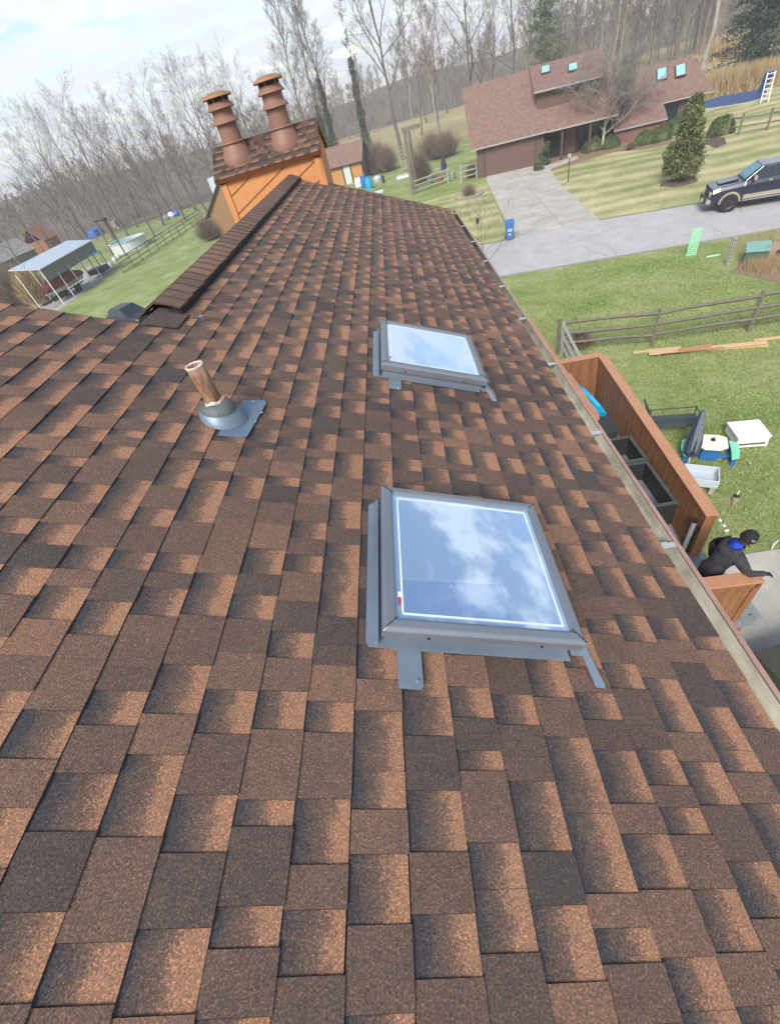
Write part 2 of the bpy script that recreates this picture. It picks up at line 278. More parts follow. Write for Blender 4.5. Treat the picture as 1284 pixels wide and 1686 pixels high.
# ------------------------------------------------------------------ setting: ground sheets
g_ = MB(); g_.add([(-600,-100,GZ),(600,-100,GZ),(600,800,GZ),(-600,800,GZ)],[(0,1,2,3)]); struct('ground', g_, 'lawn')
sheet('field', [(-8,96),(4,101),(24,86),(45,84),(75,78),(260,60),(300,150),(160,170),(60,170),(-4,190),(-40,200),(-30,140)], GZ+0.02, 'field')
sheet('woodland_floor', [(-590,60),(-150,85),(-95,96),(-60,104),(-38,112),(-22,118),(-30,140),(-40,200),(-4,190),(60,170),(160,170),(300,150),(590,100),(590,790),(-590,790)], GZ+0.04, 'woods_floor')
sheet('front_lawn', [(11.9,30.9),(20,28.2),(60,16.4),(80,60),(24,60),(21,50.5),(16,51.5),(14.4,51.4),(12.6,38)], GZ+0.012, 'lawn_tan')
sheet('side_lawn', [(6.8,31.5),(8.9,51.5),(2.5,50),(0,36),(0,33)], GZ+0.012, 'lawn_tan')
road = [(-40,34.5),(-12,29),(5,25.0),(17,22.6),(60,13.2),(60,19.5),(20,28.0),(11.9,30.6),(6.6,31.2),(-12,34.8),(-40,40.5)]
sheet('road', road, GZ+0.016, 'road')
mb = MB()
for a,b_ in (((-12,29),(5,25)),((5,25),(17,22.6)),((17,22.6),(60,13.2)),((60,19.5),(20,28)),((20,28),(11.9,30.6)),((6.6,31.2),(-12,34.8))):
    mb.bar((a[0],a[1],GZ+0.012),(b_[0],b_[1],GZ+0.012),0.10,0.05)
struct('road_edging', mb, 'concrete_edge')
mb = MB(); drv = [(6.75,31.1),(11.95,30.55),(12.3,34),(13.1,42),(14.6,51.2),(14.6,53.3),(9.5,54.9),(8.95,51.5),(8.2,44),(7.4,36)]
mb.prism(drv, GZ-0.05, GZ+0.026); struct('driveway', mb, 'concrete')
mb = MB()
for a,b_ in (((9.9,30.9),(12.0,53.5)),((7.2,35.2),(12.5,34.6)),((7.8,40.5),(12.95,39.9)),((8.5,46.8),(13.9,46.1))): mb.bar((a[0],a[1],GZ+0.026),(b_[0],b_[1],GZ+0.026),0.035,0.008)
struct('driveway_joints', mb, 'concrete_edge')
p1=G(1120,930); p2=G(1284,905); d_=(p2-p1)
mb = MB(); mb.prism([(1.4,-2),(9,-2),(p2.x+2.2,p2.y-0.25),(p2.x,p2.y),(p1.x,p1.y),(1.4,p1.y-.3)], GZ-0.1, GZ+0.03); struct('patio', mb, 'concrete')
mb=MB(); rr_=random.Random(12)
for k in range(8):
    x=rr_.uniform(-6,26); y0=26.4-.19*(x-5)+rr_.uniform(-.2,3.6); a_=rr_.choice([0,1.2,1.4,-1.3,.2]) ; p_=Vector((x,y0,GZ+.018))
    for j in range(9):
        q_=p_+Vector((math.cos(a_-.2),math.sin(a_-.2),0))*.34
        if not (23.6-.19*(q_.x-5)+1.6<q_.y<31-.19*(q_.x-5)-.9): break
        dd_=(q_-p_).normalized(); sd_=Vector((-dd_.y,dd_.x,0))*rr_.uniform(.012,.028); n_=len(mb.v); mb.v+=[tuple(p_-sd_),tuple(p_+sd_),tuple(q_+sd_),tuple(q_-sd_)]; mb.f.append((n_,n_+1,n_+2,n_+3)); p_=q_; a_+=rr_.uniform(-.25,.25)
mat('crack',(0.27,0.26,0.25),.95); struct('road_cracks',mb,'crack')
# low wooded rise far behind
mb = MB(); pts = []; nx = 120
for j,(yy,hh) in enumerate(((190,0),(215,.55),(260,.9),(330,1.0),(420,.6))):
    for i in range(nx+1):
        x = -420+i*7.5; y = yy+abs(x)*0.03
        h = (7.5+2.2*math.sin(x*.021+1)+1.1*math.sin(x*.083)+ (2.5 if x<-60 else 0))*hh + rnd.uniform(-.5,.5)*(hh>0)
        pts.append((x,y,GZ+0.03+max(0,h)))
fs = [(j*(nx+1)+i, j*(nx+1)+i+1, (j+1)*(nx+1)+i+1, (j+1)*(nx+1)+i) for j in range(4) for i in range(nx)]
mb.add(pts, fs); struct('hills', mb, 'woods_floor', smooth=True)
# ------------------------------------------------------------------ our house
TH = math.radians(22.6); C_, S_ = math.cos(TH), math.sin(TH); H0 = 1.28
def P(d, y, n=0.0): return Vector((d*C_+(n-H0)*S_, y, -d*S_+(n-H0)*C_))
RD = -1.27; YR = 2.745; YE = 9.51; DE = 1.567
house = thing('cedar_house', 'near house with brown dimensional shingle roof, cedar chimney and skylights', 'house', (-1.5,4,GZ))
ridge = P(RD,0); RX, RZ_ = ridge.x, ridge.z
def tabs_mesh(name, d0, k0, k1, yfun, skip=None, seed=1, PF=None):
    r = random.Random(seed); vs=[]; fs=[]; cols=[]
    PF = PF or P
    for k in range(k0, k1):
        dd = d0+0.143*k; du = dd-0.143; y0,y1 = yfun(dd)
        if y1<=y0: continue
        y = y0-r.uniform(0,.3); tooth = r.random()<.5; tone = r.random(); run = r.uniform(.4,1)
        jit = r.uniform(-.004,.004)
        while y < y1:
            wd = r.choice([.06,.08,.09,.10,.11,.12,.135,.16]) + r.uniform(-.008,.008)
            a = max(y,y0); b_ = min(y+wd, y1)
            if b_-a > .012 and not (skip and skip(dd,(a+b_)/2)):
                lift = .0072 if tooth else .0042
                lift += r.uniform(0,.0012)
                dj = dd + jit + r.uniform(-.001,.001) + (0.002 if tooth else 0)
                n0 = .0 if not tooth else .003
                p = [PF(du-.0,a,n0), PF(dj,a,lift), PF(dj,b_,lift), PF(du-.0,b_,n0), PF(dj,a,-.003), PF(dj,b_,-.003), PF(du,a,-.004), PF(du,b_,-.004)]
                n = len(vs); vs += p
                tn = min(1,max(0,.48+r.gauss(0,.24))); tp = 0 if tooth else 1
                fs += [(n,n+1,n+2,n+3),(n+1,n+4,n+5,n+2),(n,n+6,n+4,n+1),(n+3,n+2,n+5,n+7)]
                gv0 = -.02+r.uniform(-.05,.12); gv1 = .88+r.uniform(-.15,.2)
                cols += [[(tn,gv0 if tp else 0,tp),(tn,gv1 if tp else 0,tp),(tn,gv1 if tp else 0,tp),(tn,gv0 if tp else 0,tp)]]
                edge = (0.2,0,0); cols += [[edge]*4]*3
            y += wd+0.0008
            if r.random() < .84: tooth = not tooth
    me = bpy.data.meshes.new(name); me.from_pydata([tuple(v-Vector(house['wloc'])) for v in vs], [], fs); me.update()
    ca = me.color_attributes.new('tab','FLOAT_COLOR','CORNER'); i = 0
    for c4 in cols:
        for c in c4: ca.data[i].color = (*c,1); i += 1
    me.materials.append(M['shingle']); return me
def yf(dd):
    if dd <= RD+.02: return (-1.6, YR)
    return (-1.6, YE)
me = tabs_mesh('roof_shingles', 1.567, -33, 1, yf, skip=lambda d,y: (0.40<d<0.88 and (0.80<y<1.28 or 2.68<y<3.15)))
roof = bpy.data.objects.new('roof', me); COL.objects.link(roof); roof.parent = house; roof['wloc']=house['wloc']
tag(roof, 'brown and orange laminated shingle roof slope')
mb = MB()   # roof deck board under the shingles, two slopes
mb.slab([P(RD,-1.6,-.006),P(DE-.01,-1.6,-.006),P(DE-.01,YE-.01,-.006),P(RD,YE-.01,-.006)],.05)
mb.slab([P(-3.15,-1.6,-.006),P(RD-.002,-1.6,-.006),P(RD-.002,YR-.01,-.006),P(-3.15,YR-.01,-.006)],.05)
mb.build('roof_deck','cedar_dark',house,world=True)
def PL(d,y,n=0.0):  # far slope, mirrored about the ridge
    p = P(2*RD-d if False else -d+2*RD, y, n); q_ = P(RD + (RD-d), y, n); return Vector((2*RX-q_.x, y, q_.z))
mb = MB(); mb.slab([PL(RD-.002,YR,0),PL(RD-3.6,YR,0),PL(RD-3.6,YE,0),PL(RD-.002,YE,0)],.06)
t_ = P(-3.15,0); mb.slab([(t_.x-.002,-1.6,t_.z),(t_.x-.002,YR-.02,t_.z),(t_.x-3.3,YR-.02,t_.z-1.37),(t_.x-3.3,-1.6,t_.z-1.37)],.06)
mb.build('back_roof','n_roof',house,world=True)
mb = MB(); xe = P(DE,0).x
# house body: gable-shaped walls
mb.loft([[(-4.7,y,GZ),(xe-.35,y,GZ),(xe-.35,y,-1.75),(RX,y,RZ_-.12),(-4.7,y,-2.05)] for y in (-3,YE-.18)])
mb.build('wall','cedar_wall',house,world=True)
mb = MB(); mb.bar(P(DE-.01,YE-.004,-.09),P(RD,YE-.004,-.09),.025,.15); mb.bar((xe-.03,-1.6,-1.86),(xe-.03,YE,-1.86),.03,.14)
mb.build('fascia','gutter_lip',house,world=True)
# ridge vent and cap shingles
mb = MB(); mb.bar(P(RD+.115,2.97,.018),P(RD+.115,9.15,.018),.09,.026,up=(S_,0,C_)); mb.bar(P(RD+.158,2.97,.012),P(RD+.158,9.15,.012),.012,.020,up=(S_,0,C_))
for i in range(150): y=3.0+i*.041; mb.bar(P(RD+.10,y,.034),P(RD+.162,y,.024),.012,.01)
mb.bar(PL(RD-.115,2.97,.018),PL(RD-.115,9.15,.018),.09,.026,up=(-S_,0,C_))
mb.build('ridge_vent','vent_black',house,world=True)
vs=[];fs=[];cols=[]; r=random.Random(3)
y=2.985
while y<9.15:
    y2=min(y+.135,9.18); t=r.uniform(.55,1.0)
    w1=.148+r.uniform(-.004,.004); l0=.046; l1=.036
    rows=[]
    for (yy,lf) in ((y,.056),(y2+.03,.044)):
        pts=[PL(RD-w1,yy,lf-.002),PL(RD-.05,yy,lf+.004),Vector((RX,yy,RZ_+lf+.006)),P(RD+.05,yy,lf+.004),P(RD+w1,yy,lf-.002)]
        rows.append(pts)
    n=len(vs); vs+=rows[0]+rows[1]+[p-Vector((0,0,.014)) for p in rows[0]]+[p-Vector((0,0,.014)) for p in rows[1]]
    for i in range(4):
        fs.append((n+i,n+i+1,n+5+i+1,n+5+i)); cols.append([(t,0,0)]*4)
        fs.append((n+i,n+10+i,n+11+i,n+i+1)); cols.append([(0,0,0)]*4)
    fs.append((n+4,n+14,n+19,n+9)); cols.append([(0,0,0)]*4)
    fs.append((n,n+5,n+15,n+10)); cols.append([(0,0,0)]*4)
    y+=.135
# the flat cap below the vent's open end
n=len(vs); vs+=[P(RD+.0,2.72,.016),P(RD+.20,2.74,.016),P(RD+.20,2.99,.014),P(RD+.0,3.0,.014)]; fs.append((n,n+1,n+2,n+3)); cols.append([(.15,0,0)]*4)
L=Vector(house['wloc']); me=bpy.data.meshes.new('ridge_cap'); me.from_pydata([tuple(v-L) for v in vs],[],fs); me.update()
ca=me.color_attributes.new('tab','FLOAT_COLOR','CORNER'); i=0
for c4 in cols:
    for c in c4: ca.data[i].color=(*c,1); i+=1
me.materials.append(M['shingle']); o=bpy.data.objects.new('ridge_cap',me); COL.objects.link(o); o.parent=house
MB().box(RX-.005+.28,RX+.30,2.915,2.935,P(RD+.25,0).z+.012,P(RD+.25,0).z+.022).build('roof_nail','screw',house,world=True)
# gutter
mb = MB(); zt = P(DE,0).z-.012; gx = xe-.012
prof=[(0,0),(0,-.05),(.010,-.072),(.026,-.083),(.046,-.081),(.063,-.066),(.074,-.042),(.080,-.015),(.082,.002)]
mb.sm=True; n=len(prof)
for y in (-1.7,YE+.02): mb.v+=[(gx+a,y,zt+b_) for a,b_ in prof]
for i in range(n-1): mb.f.append((i,i+1,n+i+1,n+i))
o=mb.build('gutter','gutter',house,world=True); sm_=o.modifiers.new('s','SOLIDIFY'); sm_.thickness=.003
mb=MB(); mb.bar((gx+.089,-1.7,zt+.004),(gx+.089,YE+.02,zt+.004),.018,.012); mb.bar((gx+.097,-1.7,zt-.035),(gx+.097,YE+.02,zt-.035),.004,.075); mb.build('gutter_lip','gutter_lip',o,world=True)
mb=MB(); rr_=random.Random(4); yy=-1.7; prev=None
while yy<YE:
    a0=.004; w1=.030+.012*math.sin(yy*3)+rr_.uniform(-.006,.006); cur=[(gx+a0,yy,zt-.060),(gx+.012,yy,zt-.070+rr_.uniform(0,.004)),(gx+w1,yy,zt-.083)]
    if prev: n_=len(mb.v); mb.v+=prev+cur; mb.f+=[(n_,n_+3,n_+4,n_+1),(n_+1,n_+4,n_+5,n_+2)]
    prev=cur; yy+=.045
mb.build('gutter_dirt','gutter_dirt',o,world=True)
for y in (1.30,2.24,3.2,4.15,5.1,6.1,7.1,8.1,9.1,.35):
    mb=MB(); mb.box(gx-.004,gx+.096,y-.014,y+.014,zt+.003,zt+.008); mb.box(gx+.02,gx+.05,y-.018,y+.018,zt+.008,zt+.011); mb.build('gutter_hanger','alu',o,world=True)
# vent pipe, boot and flashing
vp = mb = MB(); pc = P(-.60,1.845)
fl = [P(-.86,1.62,.012),P(-.435,1.70,.012),P(-.42,1.72,.012),P(-.393,2.05,.012),P(-.41,2.07,.012),P(-.82,2.04,.012)]
mb.slab([P(-.56,1.70,.0125),P(-.455,1.70,.0135),P(-.428,1.715,.0135),P(-.395,2.035,.0135),P(-.41,2.06,.0135),P(-.515,2.03,.0125)],.003)
flo=mb.build('pipe_flashing','flash_blue',house,world=True)
mb=MB(); rot=Matrix.Rotation(TH,4,'Y')
def ringT(rx, z, tilt, n=24, off=(0,0)):
    ct,st=math.cos(tilt),math.sin(tilt); return [(off[0]+rx*math.cos(a)*ct, off[1]+rx*math.sin(a), z-rx*math.cos(a)*st) for a in [2*math.pi*k/n for k in range(n)]]
base=P(-.565,1.85,.014)
mb.loft([ringT(.112,0,TH),ringT(.110,.012,TH),ringT(.092,.045,TH*.8,off=(-.004,0)),ringT(.07,.065,TH*.5,off=(-.004,0))],cap=False); mb.v=[(a+base.x,b_+base.y,c+base.z) for a,b_,c in mb.v]
mb.build('pipe_boot_cone','flash_blue',flo,world=True,smooth=True)
mb=MB(); mb.loft([ringT(.085,.045,TH*.7,off=(-.004,0)),ringT(.086,.056,TH*.6,off=(-.004,0)),ringT(.068,.078,TH*.3,off=(-.004,0)),ringT(.05,.090,0,off=(-.004,0)),ringT(.044,.092,0,off=(-.004,0))],cap=False); mb.v=[(a+base.x,b_+base.y,c+base.z) for a,b_,c in mb.v]
mb.build('pipe_boot_rubber','rubber',flo,world=True,smooth=True)
for d,y in ((-.40,1.93),(-.415,1.84),(-.46,2.02)):
    mb=MB(); q_=P(d,y,.018); mb.lathe([(.007,0),(.006,.003),(.001,.004)],q_,8,True); mb.build('flashing_screw','screw',flo,world=True)
mb=MB(); mb.lathe([(.039,-.05),(.041,.02),(.040,.08),(.041,.15),(.041,.215),(.033,.215),(.033,.10)],(base.x-.004,base.y,base.z+.06),24); vpipe=mb.build('vent_pipe','pvc_rust',house,world=True,smooth=True)
mb=MB(); mb.lathe([(.0418,.210),(.0425,.217),(.040,.220),(.034,.219),(.033,.19)],(base.x-.004,base.y,base.z+.06),24); mb.build('pipe_rim','pvc_white',vpipe,world=True,smooth=True)
mb=MB()
for k in range(24):
    a=2*math.pi*k/24; mb.v.append((base.x-.004+.049*math.cos(a)*(1+.08*math.sin(5*a)),base.y+.049*math.sin(a),base.z+.092+.004*math.sin(3*a)))
for k in range(24):
    a=2*math.pi*k/24; mb.v.append((base.x-.004+.041*math.cos(a),base.y+.041*math.sin(a),base.z+.103+.005*math.sin(4*a+1)))
for k in range(24): mb.f.append((k,(k+1)%24,24+(k+1)%24,24+k))
mb.build('sealant','pvc_white',vpipe,world=True)
# skylights
def skylight(d0,d1,y0,y1,label,lean=0):
    cx,cy=(d0+d1)/2,(y0+y1)/2
    def Q(a,y,n): return P(a,y,n)
    fr=MB()
    # curb
    def ring(d0,d1,y0,y1,n): return [P(d0,y0,n),P(d1,y0,n),P(d1,y1,n),P(d0,y1,n)]
    fr.loft([ring(d0+.02,d1-.02,y0+.02,y1-.02,-.02),ring(d0+.02,d1-.02,y0+.02,y1-.02,.05),ring(d0,d1,y0,y1,.05),ring(d0-.002,d1+.002,y0-.002,y1+.002,.088),
             ring(d0+.01,d1-.01,y0+.01,y1-.01,.100),ring(d0+.034,d1-.034,y0+.034,y1-.034,.104),ring(d0+.044,d1-.044,y0+.044,y1-.044,.098),ring(d0+.046,d1-.046,y0+.046,y1-.046,.075)],cap=False)
    sk=fr.build('skylight_frame','frame_grey',house,world=True,bevel=.003); tag(sk,label)
    mb=MB(); mb.add([P(d0+.03,y0+.03,.0905),P(d1-.03,y0+.03,.0905),P(d1-.03,y1-.03,.0905),P(d0+.03,y1-.03,.0905)],[(0,1,2,3)]); mb.build('glass_pane','sky_glass',sk,world=True)
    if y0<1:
        mb=MB(); mb.add([P(d0+.068,y0+.068,.0908),P(d0+.45,y0+.068,.0908),P(d0+.44,y0+.22,.0908),P(d0+.068,y0+.20,.0908)],[(0,1,2,3)]); mb.build('tinted_quad','glass_tint',sk,world=True)  # quad laid over one pane corner, darker and bluer than the glass below
    mb=MB(); i_=.066
    for a,b_ in (((d0+i_,y0+i_),(d1-i_,y0+i_)),((d1-i_,y0+i_),(d1-i_,y1-i_)),((d1-i_,y1-i_),(d0+i_,y1-i_)),((d0+i_,y1-i_),(d0+i_,y0+i_))):
        mb.bar(P(a[0],a[1],.092),P(b_[0],b_[1],.092),.007,.0012,up=(S_,0,C_))
    mb.build('glass_spacer','spacer',sk,world=True)
    mb=MB()
    for (a,y) in ((d0,y0),(d1,y0),(d0,y1),(d1,y1)):
        sx=1 if a==d0 else -1; sy=1 if y==y0 else -1
        mb=MB(); mb.bar(P(a+.004*sx,y+.004*sy,.1015),P(a+.046*sx,y+.046*sy,.1045),.0025,.003,up=(S_,0,C_)); mb.build('frame_mitre','black_metal',sk,world=True)
    mb=MB(); mb.add([P(d0+.052,y0+.10,.0925),P(d0+.068,y0+.10,.0925),P(d0+.068,y0+.128,.0925),P(d0+.052,y0+.128,.0925)],[(0,1,2,3)]); mb.build('label_red','sticker_red',sk,world=True)
    mb=MB(); mb.add([P(d0+.052,y0+.129,.0925),P(d0+.068,y0+.129,.0925),P(d0+.068,y0+.150,.0925),P(d0+.052,y0+.150,.0925)],[(0,1,2,3)]); mb.build('label_white','sticker_white',sk,world=True)
    for xx in (.22,.78):
        mb=MB(); mb.lathe([(.005,0),(.004,.004)],(0,0,0),8,True); mb.xf(Matrix.Translation(P(d0+(d1-d0)*xx,y0-.003,.064))@Matrix.Rotation(math.pi/2,4,'X')); mb.build('frame_screw','black_metal',sk,world=True)
    # flashing: side apron, sill apron with feet, right-hand run
    mb=MB(); N1=.013
    def pl(pts,nn=N1): mb.slab([P(a,y,nn) for a,y in pts],.0025)
    pl([(d0-.045,y0+.0),(d0-.035,y0-.018),(d0+.03,y0-.018),(d0+.03,y1-.03),(d0-.03,y1-.03),(d0-.045,y1-.05)])
    mb.bar(P(d0-.012,y0-.01,.024),P(d0-.012,y1-.03,.024),.012,.02,up=(S_,0,C_))
    mb.slab([P(d0+.03,y0-.022,.0145),P(d1-.03,y0-.022,.0145),P(d1-.03,y0+.03,.0145),P(d0+.03,y0+.03,.0145)],.002)
    mb.slab([P(d0+.058,y0-.022,.0148),P(d0+.058,y0-.148,.0148),P(d0+.128,y0-.150,.0148),P(d0+.138,y0-.138,.0148),P(d0+.138,y0-.022,.0148)],.0025)
    mb.build('skylight_flashing','metal_grey',sk,world=True)
    mb=MB()
    mb.slab([P(d1-.02,y1-.02,.016),P(d1-.02,y0-.0,.016),P(d1+.052,y0+.0,.016),P(d1+.035,y0+.4,.016),P(d1+.028,y1-.05,.016),P(d1+.015,y1-.02,.016)],.0025)
    mb.bar(P(d1+.015,y0+.02,.026),P(d1+.012,y1-.04,.026),.010,.018,up=(S_,0,C_))
    mb.slab([P(d1+.022,y0+.0,.0165),P(d1+.030,y0-.11,.0165),P(d1+.062,y0-.112,.0165),P(d1+.066,y0-.10,.0165),P(d1+.052,y0+.0,.0165)],.0025)
    mb.build('side_flashing','metal_grey',sk,world=True)
    for a,y in ((d0+.118,y0-.125),(d1+.022,y0+.17),(d1+.020,y0+.36),(d1+.018,y0+.54)):
        mb=MB(); mb.lathe([(.006,0),(.005,.003),(.001,.004)],P(a,y,.018),8,True); mb.build('flashing_screw','screw',sk,world=True)
    return sk
skylight(.208,.908,.692,1.382,'larger looking skylight nearer the bottom of the photo, reflecting puffy clouds')
skylight(.218,.918,2.548,3.27,'skylight farther up the roof, its pane nearly white')
# chimney
CX0,CX1,CY0,CY1 = -2.88,-1.105,9.2,10.3; CZ=-.42
mb=MB(); mb.loft([[(CX0,CY0,GZ),(CX1,CY0,GZ),(CX1,CY1,GZ),(CX0,CY1,GZ)],[(CX0,CY0,CZ),(CX1,CY0,CZ),(CX1,CY1,CZ),(CX0,CY1,CZ)]])
mb.add([(CX1,CY0,CZ),(CX1,(CY0+CY1)/2,CZ+.36),(CX1,CY1,CZ),(CX0,CY0,CZ),(CX0,(CY0+CY1)/2,CZ+.36),(CX0,CY1,CZ)],[(0,1,2),(3,5,4)])
chim=mb.build('chimney','cedar',house,world=True); tag(chim,'cedar clad chimney chase with diagonal boards and two flues')
mb=MB(); f=CY0-.012
mb.bar((CX0+.05,f,-1.35),(CX0+.05,f,CZ-.06),.10,.024,up=(0,1,0)); mb.bar((CX1-.05,f,-1.1),(CX1-.05,f,CZ-.06),.10,.024,up=(0,1,0)); mb.bar((CX0,f,CZ-.055),(CX1,f,CZ-.055),.024,.11)
mb.bar((CX1+.012,CY0+.04,-3),(CX1+.012,CY0+.04,CZ-.02),.024,.10); mb.build('corner_trim','cedar',chim,world=True,bevel=.004)
mb=MB()   # grooves between diagonal boards
for k in range(8):
    x0=CX0+.10; z0=-1.75+k*.26; 
    a=(x0,z0); b_=(x0+1.6,z0+1.6*.42)
    # clip to panel top and right side
    tmax=min(1,(CX1-.10-x0)/1.6,(CZ-.11-z0)/(1.6*.42)); 
    tmin=0
    if tmax>0: mb.bar((a[0],CY0-.003,a[1]),(a[0]+1.6*tmax,CY0-.003,a[1]+1.6*.42*tmax),.008,.016)
mb.build('board_grooves','cedar_dark',chim,world=True)
# chimney roof as shingle tabs on a pitch facing the camera
PH=math.atan2(.36,.55); cp,sp_=math.cos(PH),math.sin(PH); ym=(CY0+CY1)/2
def PC(d,x,n=0): return Vector((x, CY0-.10+ (0) + (-d)*cp - n*sp_ , CZ-.035 + (-d)*sp_ + n*cp))
me=tabs_mesh('chimney_roof',0,-4,1,lambda d:(CX0-.06,CX1+.05),seed=5,PF=PC)
shingle_mat('shingle_dark',.72); me.materials[0]=M['shingle_dark']; o=bpy.data.objects.new('chimney_roof',me); COL.objects.link(o); o.parent=chim  # same shingle colours at a lower gain for the chimney roof
mb=MB(); topy=CY0-.10+.715*cp; topz=CZ-.035+.715*sp_
mb.slab([(CX0-.06,CY0-.095,CZ-.045),(CX1+.05,CY0-.095,CZ-.045),(CX1+.05,topy,topz-.006),(CX0-.06,topy,topz-.006)],.05)
mb.slab([(CX0-.06,topy+.002,topz),(CX1+.05,topy+.002,topz),(CX1+.05,CY1+.12,CZ-.05),(CX0-.06,CY1+.12,CZ-.05)],.05)
mb.build('chimney_roof_deck','cedar_dark',chim,world=True)
for fx,sc in ((-2.50,1.0),(-1.635,1.04)):
    fy=9.52; fz=CZ+.02
    mb=MB(); mb.lathe([(.25,-.08),(.255,.02),(.268,.09),(.25,.17),(.205,.27),(.185,.33)],(fx,fy,fz),28)
    fl=mb.build('flue','flue',chim,world=True,smooth=True)
    mb=MB(); mb.lathe([(.165,.31),(.185,.335),(.212,.335),(.208,.352),(.165,.36)],(fx,fy,fz),28); mb.build('storm_collar','flue',fl,world=True)
    mb=MB(); mb.lathe([(.168,.30),(.166,.84)],(fx,fy,fz),28); mb.build('flue_pipe','flue',fl,world=True,smooth=True)
    for zz in (.605,.775):
        mb=MB(); mb.lathe([(.165,zz+.065),(.172,zz+.05),(.222,zz-.005),(.226,zz-.02),(.216,zz-.022),(.166,zz+.02)],(fx,fy,fz),28)
        mb.build('flue_louvre','flue',fl,world=True)
    mb=MB(); mb.lathe([(.155,.82),(.155,.92)],(fx,fy,fz),20); mb.build('flue_throat','flue_inside',fl,world=True)
    mb=MB()
    for k in range(6):
        a=k*math.pi/3+.3; mb=MB(); mb.bar((fx+.163*math.cos(a),fy+.163*math.sin(a),fz+.82),(fx+.163*math.cos(a),fy+.163*math.sin(a),fz+.93),.02,.006); mb.build('cap_strap','flue',fl,world=True)
    mb=MB(); mb.lathe([(.235,.885),(.242,.893),(.232,.915),(.13,.955),(.0,.965)],(fx,fy,fz),28,False); mb.lathe([(.235,.885),(.0,.93)],(fx,fy,fz),28); mb.build('flue_cap','flue_cap',fl,world=True)
# cedar trim bay below the gutter
mb=MB(); mb.box(xe-.2,1.805,4.04,5.05,-3.06,-3.0); mb.box(xe-.2,1.785,5.052,6.9,-3.06,-3.003); b0=mb.build('bay_cap','cedar_cap',house,world=True)
mb=MB(); mb.box(xe-.34,1.74,4.10,6.85,-3.6,-3.062); mb.build('bay_front','cedar_wall',b0,world=True)
# ------------------------------------------------------------------ deck
DZ=-7.1
dk=thing('deck','raised grey board deck with steps between the house and the cedar walls','deck',(3.2,6,GZ))
mb=MB()
for i in range(26):
    x=xe-.3+.145*i
    if x>4.3: break
    mb.box(x,x+.138,3.4,10.5,DZ-.03,DZ)
mb.build('deck_board','grey_board',dk,world=True)
mb=MB(); mb.box(xe-.3,4.28,3.42,10.4,GZ,DZ-.032); mb.build('deck_skirt','cedar_wall',dk,world=True)
for i in range(4):
    z=DZ-.24*(i+1)+.0; x=4.30+.22*i
    mb=MB(); mb.box(x,x+.12,3.98,4.85,z-.04,z); mb.box(x+.125,x+.25,3.98,4.85,z-.04,z); mb.box(x+.01,x+.03,3.98,4.85,z+.0,z+.20); mb.box(x+.03,x+.24,4.02,4.81,GZ+.03,z-.042); st=mb.build('step','grey_board',dk,world=True,bevel=.005)
def wall(a,b_,zt,zb,wd,name,label,inner,flip=1,horizontal=False,capw=.20):
    a=Vector((a[0],a[1],0)); b_=Vector((b_[0],b_[1],0)); d=(b_-a); L=d.length; d.normalize(); nrm=Vector((d.y,-d.x,0))*flip
    t=thing(name,label,'deck wall',(a.x,a.y,GZ)); mb=MB()
    mb.bar(a+Vector((0,0,(zt+zb)/2)),b_+Vector((0,0,(zt+zb)/2)),wd,zt-zb-.06); mb.build('wall_core','cedar_dark',t,world=True)
    mb=MB()
    if not horizontal:
        nb=max(2,int(L/.235)); 
        for s in (1,-1):
            for i in range(nb):
                p0=a+d*(L*i/nb+.009); p1=a+d*(L*(i+1)/nb-.009); o_=nrm*s*(wd/2+.008)
                zz=(zt+zb)/2-.02; mb.bar(p0+o_+Vector((0,0,zz)),p1+o_+Vector((0,0,zz)),.016,zt-zb-.05)
        mb.bar(a-d*.01+Vector((0,0,zb)),a-d*.01+Vector((0,0,zt-.04)),wd+.05,.02,up=tuple(nrm)) if False else None
    else:
        nb=6
        for s in (1,-1):
            for i in range(nb):
                z0=zb+(zt-.04-zb)*i/nb; z1=zb+(zt-.04-zb)*(i+1)/nb-.004; o_=nrm*s*(wd/2+.008)
                mb.bar(a+o_+Vector((0,0,(z0+z1)/2)),b_+o_+Vector((0,0,(z0+z1)/2)),.016,z1-z0)
    mb.build('wall_boards','cedar_wall',t,world=True,bevel=.004)
    mb=MB()
    for e,sg in ((a,-1),(b_,1)):
        c=e+d*sg*.014; mb.bar(c+Vector((0,0,zb)),c+Vector((0,0,zt-.035)),.026,wd+.05,up=tuple(nrm))
    for s in (1,-1):
        if s==inner: mb.bar(a+nrm*s*(wd/2+.024)+Vector((0,0,zb+.05)),b_+nrm*s*(wd/2+.024)+Vector((0,0,zb+.05)),.014,.07)
    if horizontal:
        mb.bar(b_-d*.04+nrm*(wd/2+.026)+Vector((0,0,zb)),b_-d*.04+nrm*(wd/2+.026)+Vector((0,0,zt-.035)),.09,.02,up=tuple(nrm))
        mb.bar(a+nrm*(wd/2+.026)+Vector((0,0,zt-.09)),b_+nrm*(wd/2+.026)+Vector((0,0,zt-.09)),.02,.09)
    mb.build('wall_trim','cedar_wall',t,world=True,bevel=.003)
    mb=MB(); mb.bar(a-d*.03+Vector((0,0,zt-.015)),b_+d*.03+Vector((0,0,zt-.015)),capw,.034); mb.build('wall_cap','cedar_cap',t,world=True,bevel=.005)
    return t
wall((4.585,10.60),(4.235,4.86),-6.0,DZ-.55,.12,'cedar_wall','long cedar board deck wall beside the dark planters',-1)
wall((xe-.3,10.95),(4.58,10.72),-6.003,DZ-.55,.12,'cedar_wall','short cedar deck wall closing the far end, beside the split rail fence',-1)
